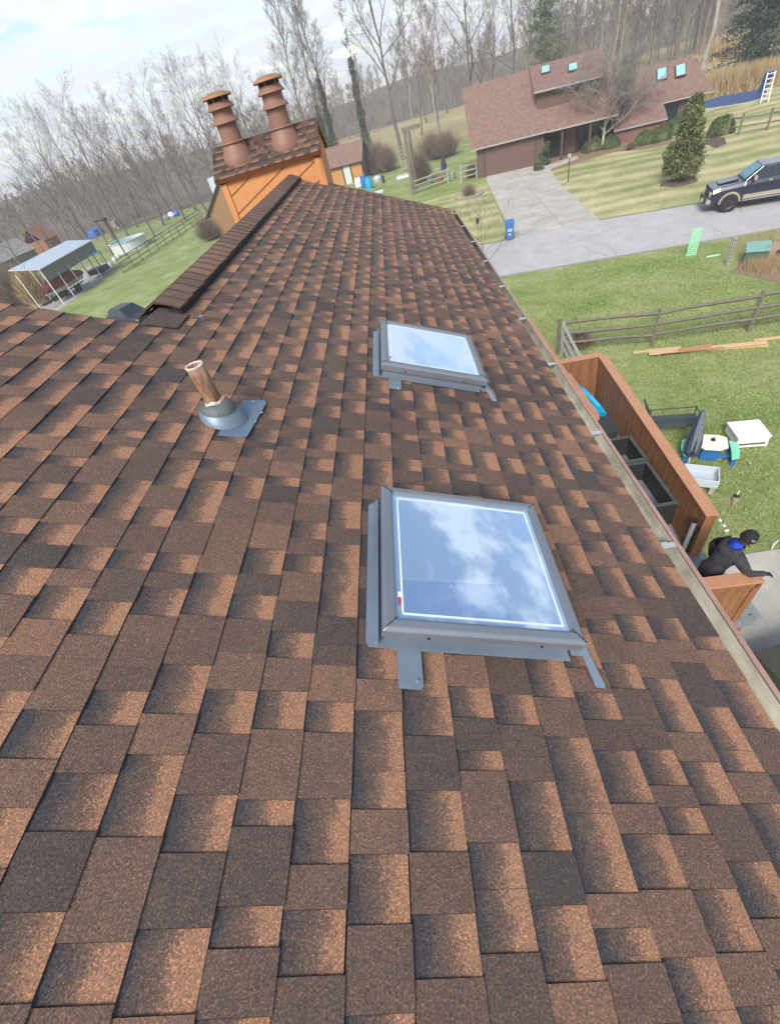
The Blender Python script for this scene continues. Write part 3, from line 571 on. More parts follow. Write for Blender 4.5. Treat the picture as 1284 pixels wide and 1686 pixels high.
wall((xe-.3,3.62),(4.20,3.585),-6.0,DZ-.35,.12,'cedar_wall','cedar deck wall stub under the arm of the man in black',1,horizontal=True,capw=.20)
# planters
def planter(x0,x1,y0,y1,z0,z1,label):
    t=thing('planter_box',label,'planter',((x0+x1)/2,(y0+y1)/2,z0),0,'dark planter boxes on the deck'); mb=MB()
    for a in ((x0,x0+.03,y0,y1),(x1-.03,x1,y0,y1),(x0+.03,x1-.03,y0,y0+.03),(x0+.03,x1-.03,y1-.03,y1)):
        n=3
        for i in range(n): mb.box(*a,z0+(z1-z0)*i/n,z0+(z1-z0)*(i+1)/n-.006)
    mb.build('side_boards','dark_board',t,world=True)
    mb=MB()
    for a in ((x0-.01,x0+.06,y0-.01,y1+.01),(x1-.06,x1+.01,y0-.01,y1+.01),(x0+.062,x1-.062,y0-.01,y0+.06),(x0+.062,x1-.062,y1-.06,y1+.01)): mb.box(*a,z1,z1+.025)
    mb.build('rim','grey_board' if False else 'rim_grey',t,world=True,bevel=.004)
    mb=MB(); mb.box(x0+.03,x1-.03,y0+.03,y1-.03,z0+.05,z0+.09); mb.build('liner','slate_fabric',t,world=True); return t
mat('rim_grey',(0.085,0.10,0.095),0.6,(0.05,0.06,0.055),8)
planter(3.45,4.20,5.64,6.92,DZ+.01,-6.52,'long dark grey planter box, the nearer one, against the cedar wall')
planter(3.40,4.22,6.95,7.80,DZ+.01,-6.50,'dark grey planter box adjoining the farther end of the long one')
mb=MB(); mb.tube([(3.72,7.05,-7.0),(3.85,6.98,-6.95),(3.98,7.06,-6.98),(3.9,7.2,-6.99)],.015,6); tag(mb.build('garden_hose','black_metal'),'short black hose lying inside the farther planter box','hose')
mb=MB(); mb.box(3.55,4.1,8.1,8.7,DZ,-6.55); mb.box(3.52,4.13,8.07,8.73,-6.55,-6.52); tag(mb.build('storage_box','slate_dark' if False else 'hoodie',bevel=.02),'dark storage box standing on the deck behind the planters','box')
# blue kiddie pool leaning upright
mb=MB(); c=Vector((3.98,9.75,-6.72)); 
rings=[]
for rr,off in ((.62,0),(.64,.05),(.58,.12),(.54,.02)): rings.append([(c.x+off,c.y+rr*1.05*math.cos(a),c.z+rr*math.sin(a)) for a in [2*math.pi*k/10 for k in range(10)]])
mb.loft(rings); mb.xf(Matrix.Translation(c)@Matrix.Rotation(math.radians(-42),4,'Y')@Matrix.Translation(-c)); tag(mb.build('plastic_pool','cyan_plastic',bevel=.01),'bright blue plastic paddling pool leaning upright at the far end of the deck','paddling pool')
# rolled retractable gate on the wall end
t=thing('retractable_gate','rolled pale retractable gate mounted on the end of the long deck wall','gate',(4.12,4.98,DZ)); mb=MB()
gb=Vector((4.10,4.97,DZ+.03)); mb.tube([gb,gb+Vector((0,0,.78))],.038,12); mb.build('gate_roll','alu',t,world=True)
mb=MB(); mb.tube([gb-Vector((0,0,.03)),gb],.045,12); mb.tube([gb+Vector((0,0,.78)),gb+Vector((0,0,.82))],.045,12); mb.bar(gb+Vector((.045,-.04,0)),gb+Vector((.045,-.04,.7)),.03,.03); mb.box(gb.x+.02,gb.x+.09,gb.y-.09,gb.y-.03,gb.z+.6,gb.z+.72); mb.build('gate_bracket','black_metal',t,world=True)
# ------------------------------------------------------------------ person
def skin_obj(name, chain, edges, mat_, parent, sub=2, root=0):
    me=bpy.data.meshes.new(name); me.from_pydata([c[0] for c in chain],edges,[]); me.update(); o=bpy.data.objects.new(name,me); COL.objects.link(o)
    o.modifiers.new('skin','SKIN'); s_=o.modifiers.new('sub','SUBSURF'); s_.levels=sub; s_.render_levels=sub
    for i,c in enumerate(chain):
        r_=c[1]; me.skin_vertices[0].data[i].radius=(r_,r_) if isinstance(r_,(int,float)) else r_
        me.skin_vertices[0].data[i].use_root=(i==root)
    o.modifiers['skin'].use_smooth_shade=True
    me.materials.append(M[mat_]); o.parent=parent; return o
pr=thing('person','person in black hoodie with blue hood lining and black beanie, leaning over the cedar wall','person',(3.70,3.99,DZ))
# local: +x facing, -y right side. heights above deck
body=[((0,0,.92),.155),((.03,0,1.05),.15),((.07,0,1.20),(.155,.19)),((.10,0,1.36),(.15,.20)),((.13,0,1.45),.085),((.16,0,1.53),.062),
 ((.09,.19,1.38),.10),((.04,.30,1.20),.075),((.10,.26,.98),.05),((.18,.22,.90),.04),
 ((.11,-.19,1.37),.10),((.14,-.31,1.31),.085),((.19,-.40,1.30),.066),((.32,-.42,1.33),.052),((.40,-.43,1.335),.044),
 ((0,.10,.84),.11),((.02,.11,.48),.075),((-.02,.11,.10),.05),((.10,.12,.04),.045),
 ((0,-.10,.84),.11),((-.03,-.11,.48),.075),((-.08,-.11,.10),.05),((.04,-.12,.04),.045)]
ed=[(0,1),(1,2),(2,3),(3,4),(4,5),(3,6),(6,7),(7,8),(8,9),(3,10),(10,11),(11,12),(12,13),(13,14),(0,15),(15,16),(16,17),(17,18),(0,19),(19,20),(20,21),(21,22)]
skin_obj('body',body,ed,'hoodie',pr)
hd=[((.17,0,1.56),.06),((.20,0,1.64),(.088,.078)),((.19,0,1.70),(.10,.082)),((.18,0,1.75),.07),((.285,0,1.655),.016),((.27,0,1.60),.03)]
bd=[c for c in pr.children if c.name.startswith('body')][0]; tx=bpy.data.textures.new('folds','CLOUDS'); tx.noise_scale=.13; tx.noise_depth=3; dm=bd.modifiers.new('folds','DISPLACE'); dm.texture=tx; dm.strength=.06; dm.mid_level=.5
h=skin_obj('head',hd,[(0,1),(1,2),(2,3),(1,4),(0,5)],'skin',pr)
mb=MB(); prof=[(.100,0),(.108,.01),(.110,.05),(.104,.10),(.075,.145),(.0,.16)]; mb.lathe(prof,(0,0,0),22); mb.xf(Matrix.Translation((.185,0,1.665))@Matrix.Rotation(math.radians(8),4,'Y')); hb=mb.build('beanie','hat',pr,smooth=True)
mb=MB(); mb.lathe([(.111,.0),(.116,.01),(.116,.045),(.111,.055)],(0,0,0),22); 
mb.xf(Matrix.Translation((.185,0,1.665))@Matrix.Rotation(math.radians(8),4,'Y')); mb.build('beanie_cuff','hat',hb,smooth=True)
mb=MB()
for k,(a,zz,l) in enumerate(((-2.05,.075,.03),(-1.88,.075,.035),(-1.72,.075,.02),(-1.55,.075,.03),(-1.85,.055,.03),(-1.65,.055,.02))):
    p0=Vector((.112*math.cos(a),.112*math.sin(a),zz)); p1=Vector((.112*math.cos(a+.09),.112*math.sin(a+.09),zz)); mb.bar(p0,p1,.004,.014)
mb.xf(Matrix.Translation((.185,0,1.665))@Matrix.Rotation(math.radians(8),4,'Y')); mb.build('beanie_stitching','thread',hb)
mb=MB(); 
rings=[]
for t_,rx,ry,cx_,cz_ in ((0,.10,.12,.08,1.55),(1,.13,.15,.06,1.53),(2,.145,.17,.03,1.48),(3,.12,.15,.02,1.42)): rings.append([(cx_+rx*math.cos(a),ry*math.sin(a),cz_+.05*math.cos(a)) for a in [2*math.pi*k/18 for k in range(18)]])
mb.loft(rings,cap=False); mb.build('hood','hoodie',pr,smooth=True)
mb=MB(); rings=[]
for rx,ry,cx_,cz_ in ((.088,.105,.07,1.56),(.075,.09,.085,1.54),(.05,.06,.095,1.50)): rings.append([(cx_+rx*math.cos(a),ry*math.sin(a),cz_+.05*math.cos(a)) for a in [2*math.pi*k/18 for k in range(18)]])
mb.loft(rings); mb.build('hood_lining','hood_lining',pr,smooth=True)
mb=MB(); mb.lathe([(.075,0),(.08,.03),(.07,.06)],(.165,0,1.60),16); mb.build('hair','hair',pr,smooth=True)
mb=MB(); mb.lathe([(.022,0),(.02,.006),(.0,.008)],(0,0,0),14); mb.xf(Matrix.Translation((.11,-.115,1.545))@Matrix.Rotation(math.radians(60),4,'X')); mb.build('hood_patch','patch_blue',pr)
def hand(base,dirv,side,name='hand'):
    d=Vector(dirv).normalized(); s=Vector(side).normalized(); dn=Vector((0,0,-1)); b=Vector(base)
    ch=[(b,.026),(b+d*.05,(.034,.022)),(b+d*.09,(.036,.02))]; ed=[(0,1),(1,2)]
    for k,(o_,l) in enumerate(((-.03,.075),(-.01,.085),(.01,.08),(.03,.062))):
        i=len(ch); q0=b+d*.10+s*o_; ch+= [(q0,.011),(q0+d*l*.45+dn*.012,.010),(q0+d*l*.75+dn*.035,.009),(q0+d*l*.8+dn*.055,.008)]; ed+=[(2,i),(i,i+1),(i+1,i+2),(i+2,i+3)]
    i=len(ch); ch+=[(b+d*.03-s*.035,.014),(b+d*.07-s*.06+dn*.015,.012),(b+d*.095-s*.055+dn*.03,.010)]; ed+=[(1,i),(i,i+1),(i+1,i+2)]
    skin_obj(name,ch,ed,'glove',pr,1)
hand((.355,-.43,1.335),(1,.05,-.1),(0,-1,0)); hand((.165,.23,.915),(.8,-.2,-.6),(0,1,0))
pr.rotation_euler=(0,math.radians(10),math.radians(-2)); pr.scale=(.93,.93,.93)
# ------------------------------------------------------------------ yard furniture
# patio loveseat
bl=G(1092,722); t=thing('patio_bench','dark grey metal and mesh patio bench behind the cedar wall','bench',tuple(bl),math.radians(-12)); 
def bxp(name,m_,par,*bb,bev=.004):
    if 'leg' in name and len(bb)>1:
        for b_ in bb: o=bxp(name,m_,par,b_,bev=bev)
        return o
    mb=MB()
    for b_ in bb: mb.box(*b_)
    return mb.build(name,m_,par,bevel=bev)
# local frame: seat along y (depth 1.1), back at -x side ; open to +x
bxp('seat','mesh_fabric',t,(-.30,.78,-.02,.50,.38,.42)); 
mb=MB(); mb.slab([(-.30,-.04,.42),(-.30,.52,.42),(-.52,.52,1.0),(-.52,-.04,1.0)],.04); mb.build('backrest','mesh_fabric',t)
mb=MB()
for x in (-.30,.77):
    for y in (-.02,.50): mb.tube([(x,y,0),(x,y,.60)],.014,6)
for y in (-.02,.50): mb.tube([(-.40,y,.62),(.77,y,.62)],.014,6)
for x in (.77,): mb.tube([(x,-.02,.62),(x,.5,.62)],.014,6)
mb.build('frame','black_metal',t)
# folded umbrella
c=G(1133,765)
t=thing('patio_umbrella','folded dark navy umbrella on its side leaning over the toddler table','umbrella',tuple(c),0)
mb=MB(); a=Vector((-.02,.0,.25)); b_=Vector((.45,.75,1.05)); d=b_-a
prof=[(0,.03),(.06,.15),(.3,.15),(.6,.115),(.9,.065),(1,.03)]
rings=[]
dd=d.normalized(); u_=dd.cross(Vector((0,0,1))).normalized(); w_=u_.cross(dd)
for tt,rr in prof:
    rings.append([a+d*tt+(u_*math.cos(x)+w_*math.sin(x))*rr*(.62+.62*(k%2)) for k,x in enumerate([2*math.pi*k/14 for k in range(14)])])
mb.loft(rings); mb.build('canopy','navy_cloth',t)
mb=MB(); mb.loft([[p*1.0 for p in [a+d*tt+(u_*math.cos(x)+w_*math.sin(x))*rr for x in (.7,1.1,1.5,1.9)]]+[a+d*tt+(u_*math.cos(x)+w_*math.sin(x))*(rr-.02) for x in (1.9,.7)] for tt,rr in ((.10,.12),(.4,.17),(.75,.13),(.97,.06))]); mb.build('strap_panel','grey_cloth',t)
mb=MB(); mb.tube([a-d*.25,a],.02,8); mb.build('pole','alu',t)
# toddler picnic table
c=G(1163,752); t=thing('toddler_table','cream topped toddler picnic table with mint benches and blue legs','picnic table',tuple(c),math.radians(-24))
mb=MB(); mb.prism([(-.30,-.20),(-.16,-.32),(.16,-.32),(.32,-.20),(.32,.20),(.16,.30),(-.16,.30),(-.30,.2)],.45,.485); mb.build('tabletop','cream_plastic',t,bevel=.012)
bxp('base','blue_plastic',t,(-.18,.18,-.16,.16,0,.45),(-.55,.55,-.06,.06,.02,.10),bev=.02)
for s in (1,-1):
    mb=MB(); mb.prism([(s*.42,-.38),(s*.58,-.30),(s*.62,0),(s*.58,.30),(s*.42,.38),(s*.44,0)][::s],.24,.28); mb.build('bench_seat','mint_plastic',t,bevel=.01)
    bxp('bench_leg','blue_plastic',t,(s*.50-.05,s*.50+.05,-.30,-.20,0,.24),(s*.50-.05,s*.50+.05,.20,.30,0,.24),bev=.01)
mb=MB(); mb.lathe([(.05,0),(.055,.015),(.03,.03),(.035,.06),(.0,.075)],(.02,.06,.485),14); tag(mb.build('table_knob','black_metal',t))
# water / sand table grey bin
c=G(1147,800); t=thing('water_table','pale grey sand and water table bin between the cedar wall and the toddler table','play table',tuple(c),math.radians(-28))
mb=MB(); w0,w1,h=.26,.30,.42
mb.box(-.33,.33,-.25,.25,.22,.25); mb.build('tray_floor','grey_plastic',t)
mb=MB(); mb.box(-.35,.35,-.27,-.24,.22,.44); mb.box(-.35,.35,.24,.27,.22,.44); mb.box(-.35,-.32,-.24,.24,.22,.44); mb.box(.32,.35,-.24,.24,.22,.44); mb.build('tray_sides','grey_plastic',t,bevel=.01)
bxp('leg','tan_plastic',t,(-.32,-.22,-.24,-.14,0,.22),(.22,.32,-.24,-.14,0,.22),(-.32,-.22,.14,.24,0,.22),(.22,.32,.14,.24,0,.22))
# white low table
pA=G(1213,738);pB=G(1262,737); c=(pA+pB)/2
t=thing('white_table','low white rectangular box table alone on the grass','table',(c.x+.03,c.y+.36,GZ),math.radians(-9))
bxp('tabletop','white_paint',t,(-.36,.36,-.36,.36,.30,.34)); bxp('apron','white_paint',t,(-.34,.34,-.34,-.32,.14,.298),(-.34,.34,.32,.34,.06,.298),(-.34,-.32,-.318,.318,.06,.298),(.32,.34,-.318,.318,.06,.298))
bxp('leg','white_paint',t,(-.35,-.29,-.35,-.29,0,.14),(.29,.35,-.35,-.29,0,.14)); bxp('stretcher','white_paint',t,(-.33,.33,-.35,-.31,.03,.07)) 
# tiki torch
c=G(1182,880); t=thing('tiki_torch','bamboo tiki torch on the grass behind the long cedar wall','torch',tuple(c))
mb=MB(); mb.tube([(0,0,0),(0,0,.95)],.012,8); mb.build('pole','torch_wood',t)
mb=MB(); mb.lathe([(.015,.88),(.05,.98),(.07,1.15),(.062,1.17)],(0,0,0),12); mb.build('basket','torch_wood',t); mb=MB(); mb.lathe([(.06,1.16),(.05,1.19),(.01,1.21)],(0,0,0),12); mb.build('burner','black_metal',t); mb=MB(); mb.tube([(0,0,1.2),(.015,.01,1.30)],.010,6); mb.build('wick','cream_plastic',t)
# white garden edging stones outside the wall
for i in range(9):
    c=G(1152+i*5.5,806+i*8.5); mb=MB(); mb.lathe([(.055,0),(.06,.03),(.035,.055),(0,.06)],(0,0,0),7); o=mb.build('edging_stone','white_paint'); o.location=c; o.rotation_euler.z=i; o.scale=(rnd.uniform(.5,1.0),.9,.5); tag(o,('farthest','second','third','fourth','fifth','sixth','seventh','eighth','nearest')[i]+' white stone from the far end of the row outside the cedar wall','stone','white stones along the deck wall')
mb=MB(); c=G(1270,905); e=G(1271,885,GZ+.25); mb.tube([(0,0,0),(.0,.02,.14),(.02,.0,.28)],.012,6); o=mb.build('garden_stake','white_paint'); o.location=c; tag(o,'thin white stake in the bare soil beside the patio, right of the man','stake')
mb=MB(); c=G(1290,1105); mb.box(-.5,.6,-.6,.5,0,.6); o=mb.build('air_conditioner','dark_ac' if False else 'black_olive',bevel=.03) if 'black_olive' in M else None
mat('black_olive',(0.05,0.05,0.035),0.7)
if o is None:
    t=thing('patio_bin','dark olive storage bin at the right edge below the gutter','bin',tuple(G(1305,1130)),.2); bxp('bin_body','black_olive',t,(-.45,.45,-.45,.45,0,.55)); bxp('bin_lid','black_olive',t,(-.48,.48,-.48,.48,.55,.60),bev=.01)
# lumber
def board(px0,py0,px1,py1,z,wd,th,m_,label,tilt=0):
    a=G(px0,py0,GZ+z); b_=G(px1,py1,GZ+z); a=a.copy(); mb=MB(); mb.bar(Vector((0,0,0)),b_-a,wd,th); o=mb.build('lumber_board',m_,bevel=.003); o.location=a; tag(o,label,'board','boards lying on the grass'); return o
board(1068,582,1262,563,.10,.19,.04,'lumber','wide pale board on top of the stack lying on the grass')
board(1042,580,1120,572,.02,.12,.04,'lumber','pale board whose left end sticks out under the wide one')
board(1118,576,1172,568,.16,.13,.035,'cedar_cap','short orange-brown board lying on top of the pale ones')
board(1090,582,1192,571,.135,.03,.02,'cedar_cap','narrow orange-brown strip beside the short board')
board(1240,560,1300,553,.02,.12,.04,'lumber','pale board running off the right edge of the photo')
mb=MB(); a=G(1068,582,GZ+.03); b_=G(1265,568,GZ+.03); mb.bar(Vector((0,0,0)),b_-a,.10,.04); o=mb.build('lumber_board','lumber'); o.location=a; tag(o,'lowest pale board along the near side of the stack','board','boards lying on the grass')
# ------------------------------------------------------------------ fences
def rail_fence(pts, label, hgt=1.25, rails=(.40,.75,1.10), pr_=.055, rr=.045, m_='old_wood', name='split_rail_fence', fine=6, wire=None, group=None):
    t=thing(name,label,'fence',(pts[0][0],pts[0][1],GZ),0,group)
    for (x,y) in pts:
        mb=MB(); mb.tube([(x,y,GZ),(x+rnd.uniform(-.02,.02),y+rnd.uniform(-.02,.02),GZ+hgt)],[pr_,pr_*.9],fine); mb.build('post',m_,t,world=True)
    for i in range(len(pts)-1):
        a,b_=pts[i],pts[i+1]
        for h in rails:
            mb=MB(); k=3; q=[(a[0]+(b_[0]-a[0])*j/k, a[1]+(b_[1]-a[1])*j/k, GZ+h+rnd.uniform(-.025,.025)) for j in range(k+1)]
            mb.tube(q,[rr*rnd.uniform(.8,1.1) for _ in q],5); mb.build('rail',m_,t,world=True)
    if wire:
        mb=MB()
        for i in range(len(pts)-1):
            a,b_=Vector((*pts[i],0)),Vector((*pts[i+1],0)); L=(b_-a).length; n=int(L/wire)
            for j in range(n): p=a+(b_-a)*(j/n); mb.bar(p+Vector((0,0,GZ+.05)),p+Vector((0,0,GZ+hgt*.85)),.006,.006)
            for j in range(6): mb.bar(a+Vector((0,0,GZ+.1+j*.18)),b_+Vector((0,0,GZ+.1+j*.18)),.006,.006)
        mb.build('wire_mesh','alu',t,world=True)
    return t
f0,f1,f2=G(918,582),G(1073,570),G(1232,545); dv=(f2-f1)
rail_fence([(f0.x,f0.y),(f1.x,f1.y),(f2.x,f2.y),(f2.x+dv.x,f2.y+dv.y),(f2.x+2*dv.x,f2.y+2*dv.y)],'split rail fence of old grey wood crossing the green lawn behind the boards',1.3,(.42,.78,1.16),.075,.062)
rail_fence([(f0.x+.12,f0.y-.1),(4.75,11.25)],'short run of pale rails from the fence corner to the cedar deck wall',1.2,(.35,.70,1.08),.07,.065,'pale_wood')
rail_fence([(G(1195,222).x,G(1195,222).y),(G(1215,222).x,G(1215,222).y),(G(1262,214).x,G(1262,214).y),(G(1330,205).x,G(1330,205).y)],'weathered rail fence below the pool in the neighbouring yard',1.3,(.5,1.0),.09,.05,'old_wood')
a=G(683,320);b_=G(738,300);c=G(760,300); 
rail_fence([(a.x,a.y),(b_.x,b_.y)],'three rail wooden fence in front of the stored garden things, left of the driveway',1.3,(.3,.7,1.1),.10,.07,'pale_wood')
rail_fence([(c.x,c.y),(G(785,292).x,G(785,292).y)],'short wooden fence piece touching the garage corner',1.5,(.4,.8,1.2),.10,.07,'pale_wood')
# left black rail fence (many posts)
a=Vector((*G(205,450)[:2],0)); b_=Vector((*G(335,362)[:2],0)); n=11
rail_fence([((a+(b_-a)*i/n).x,(a+(b_-a)*i/n).y) for i in range(n+1)],'dark rail fence along the far side of the left lawn, up to the shingled shed',1.5,(.15,.6,1.05,1.45),.06,.045,'fence_grey','rail_fence')
a=Vector((-46,82,0)); b_=Vector((-30,112,0))
rail_fence([((a+(b_-a)*i/9).x,(a+(b_-a)*i/9).y) for i in range(10)],'thin wire fence at the wood edge behind the round pool',1.5,(1.45,),.05,.02,'old_wood','wire_fence')
# ------------------------------------------------------------------ kerbside things
def lattice_panel():
    p=G(1137,421); t=thing('lattice_crate','mint green slatted plastic panel standing at the edge of the road','panel',tuple(p),math.radians(-16))
    mb=MB(); 
    for x in (-.17,-.055,.055,.17): mb.box(x-.018,x+.018,-.02,.02,0,1.12)
    mb.build('uprights','lattice_green',t); mb=MB()
    for k in range(13): mb.box(-.19,.19,-.032,-.021,.03+k*.085,.03+k*.085+.045)
    mb.build('slats','lattice_green',t); mb=MB(); mb.box(-.19,.19,.02,.3,.0,.03); mb.build('foot','lattice_green',t)
lattice_panel()
a=G(1162,424);b_=G(1185,420); mb=MB(); mb.bar(Vector((0,0,.03)),b_-a+Vector((0,0,.03)),.09,.05); o=mb.build('plastic_plank','mint_panel',bevel=.01); o.location=a; tag(o,'pale green plastic plank lying in the grass beside the upright green panel','plank')
a=G(1197,436); t=thing('marker_post','weathered white square post with dark slots near the green utility box','post',tuple(a)); bxp('post_body','pale_wood',t,(-.06,.06,-.06,.06,0,1.05)); mb=MB()
for k in range(7): mb.box(-.02,.02,-.066,-.060,.12+k*.13,.19+k*.13)
mb.build('slots','black_metal',t)
c=G(1240,432); t=thing('utility_box','green transformer box with a pale sloped lid among dry grass','utility box',tuple(c),math.radians(-30))
mb=MB(); mb.loft([[(-.38,-.30,0),(.38,-.30,0),(.38,.36,0),(-.38,.36,0)],[(-.38,-.30,.52),(.38,-.30,.52),(.38,.36,.66),(-.38,.36,.66)]]); mb.build('cabinet','trans_green',t,bevel=.02)
mb=MB(); mb.slab([(-.41,-.34,.54),(.41,-.34,.54),(.41,.40,.69),(-.41,.40,.69)],.04); mb.build('lid','trans_top',t,bevel=.01)
mb=MB(); mb.box(-.30,.30,-.312,-.302,.06,.48); mb.build('door','trans_green',t); mb=MB(); mb.box(.10,.16,-.325,-.313,.22,.32); mb.build('handle','black_metal',t)
c=G(1268,430); t=thing('pedestal_box','tan pedestal box with a round opening behind the green transformer','utility box',tuple(c),math.radians(-25))
bxp('pedestal_body','tan_box',t,(-.3,.35,-.2,.3,0,.62)); mb=MB(); mb.lathe([(.0,0),(.13,0),(.13,.03),(.0,.03)],(0,0,0),16); mb.xf(Matrix.Translation((.16,-.20,.38))@Matrix.Rotation(math.pi/2,4,'X')); mb.build('opening','black_metal',t)
sheet('leaf_bed',[(G(x,y).x,G(x,y).y) for x,y in ((1205,448),(1222,425),(1250,405),(1300,395),(1300,470),(1250,458))],GZ+.008,'leaf_litter')
# recycling bin
c=G(839,394); t=thing('recycling_bin','blue wheeled recycling bin at the foot of the driveway','bin',tuple(c),math.radians(-8))
mb=MB(); mb.loft([[(-.21,-.24,.05),(.21,-.24,.05),(.21,.24,.05),(-.21,.24,.05)],[(-.27,-.30,.95),(.27,-.30,.95),(.27,.32,.95),(-.27,.32,.95)]]); mb.build('bin_body','blue_plastic',t,bevel=.03)
mb=MB(); mb.slab([(-.29,-.33,.96),(.29,-.33,.96),(.29,.36,1.04),(-.29,.36,1.04)],.05); mb.build('lid','blue_plastic',t,bevel=.02)
for s in (-.24,.24):
    mb=MB(); mb.lathe([(0,-.03),(.12,-.03),(.12,.03),(0,.03)],(0,0,0),14); mb.xf(Matrix.Translation((s,.24,.12))@Matrix.Rotation(math.pi/2,4,'Y')); mb.build('wheel','tyre',t)
mb=MB(); mb.box(-.12,.12,-.285,-.272,.50,.66); mb.box(-.08,.08,-.275,-.262,.30,.40); mb.build('bin_emblem','grey_plastic',t)
# post with lantern
c=G(788,398); t=thing('bird_feeder','small dark lantern-shaped bird feeder on a pole beside the gutter end','bird feeder',tuple(c)); mb=MB(); mb.tube([(0,0,0),(0,0,1.05)],.02,6); mb.tube([(0,0,1.4),(0,0,1.55)],.012,6); mb.build('pole','old_wood',t); mb=MB(); mb.lathe([(.03,1.02),(.10,1.08),(.12,1.28),(.02,1.42)],(0,0,0),8); mb.build('feeder','black_metal',t)
c=G(935,300); t=thing('yard_lamp','thin dark lamp post on the lawn beside the driveway','lamp post',tuple(c)); mb=MB(); mb.tube([(0,0,0),(0,0,1.55)],.035,8); mb.build('post','black_metal',t); mb=MB(); mb.lathe([(.05,1.55),(.11,1.62),(.13,1.85),(.10,1.86)],(0,0,0),6); mb.build('lantern','lamp_glass',t); mb=MB(); mb.lathe([(.15,1.86),(.02,1.98)],(0,0,0),6,True); mb.build('lantern_cap','black_metal',t)
# ------------------------------------------------------------------ pickup truck
a=G(1195,349); t=thing('pickup_truck','dark blue lifted pickup truck with tan lower trim, parked on the road','truck',(a.x,a.y,GZ+.02),math.radians(-17)); t.scale=(.9,.9,.9)
# local: +x to the rear; front wheel (camera side, y=0) contact at origin; body width 1.95 -> y 0..1.9
def rbox(x0,x1,z0,z1,y0=.02,y1=1.88,tp=.0): return [(x0,y0+tp,z0)]
mb=MB()
secs=[(-.98,.62,1.02,.16),(-.92,.52,1.16,.06),(-.55,.50,1.26,.02),(.55,.50,1.34,.0),(.60,.50,1.36,0),(2.9,.50,1.40,0),(3.0,.50,1.42,0),(4.75,.55,1.42,.03)]
rings=[]
for x,z0,z1,ins in secs: rings.append([(x,ins,z0),(x,ins-.0,z1-.20),(x,ins+.09,z1),(x,1.90-ins-.09,z1),(x,1.90-ins,z1-.20),(x,1.90-ins,z0)])
mb.loft(rings); body_=mb.build('body','truck_paint',t,bevel=.03)
mb=MB(); mb.loft([[(.50,.09,1.33),(.50,1.81,1.33),(3.05,1.81,1.40),(3.05,.09,1.40)],[(1.25,.22,1.92),(1.25,1.68,1.92),(2.85,1.68,1.94),(2.85,.22,1.94)]]); mb.build('cab','truck_paint',t,bevel=.04)
mb=MB(); mb.slab([(.54,.24,1.40),(.54,1.66,1.40),(1.16,1.58,1.875),(1.16,.32,1.875)],.012); mb.xf(Matrix.Translation((-.015,0,.02))); mb.build('windscreen','windscreen',t)
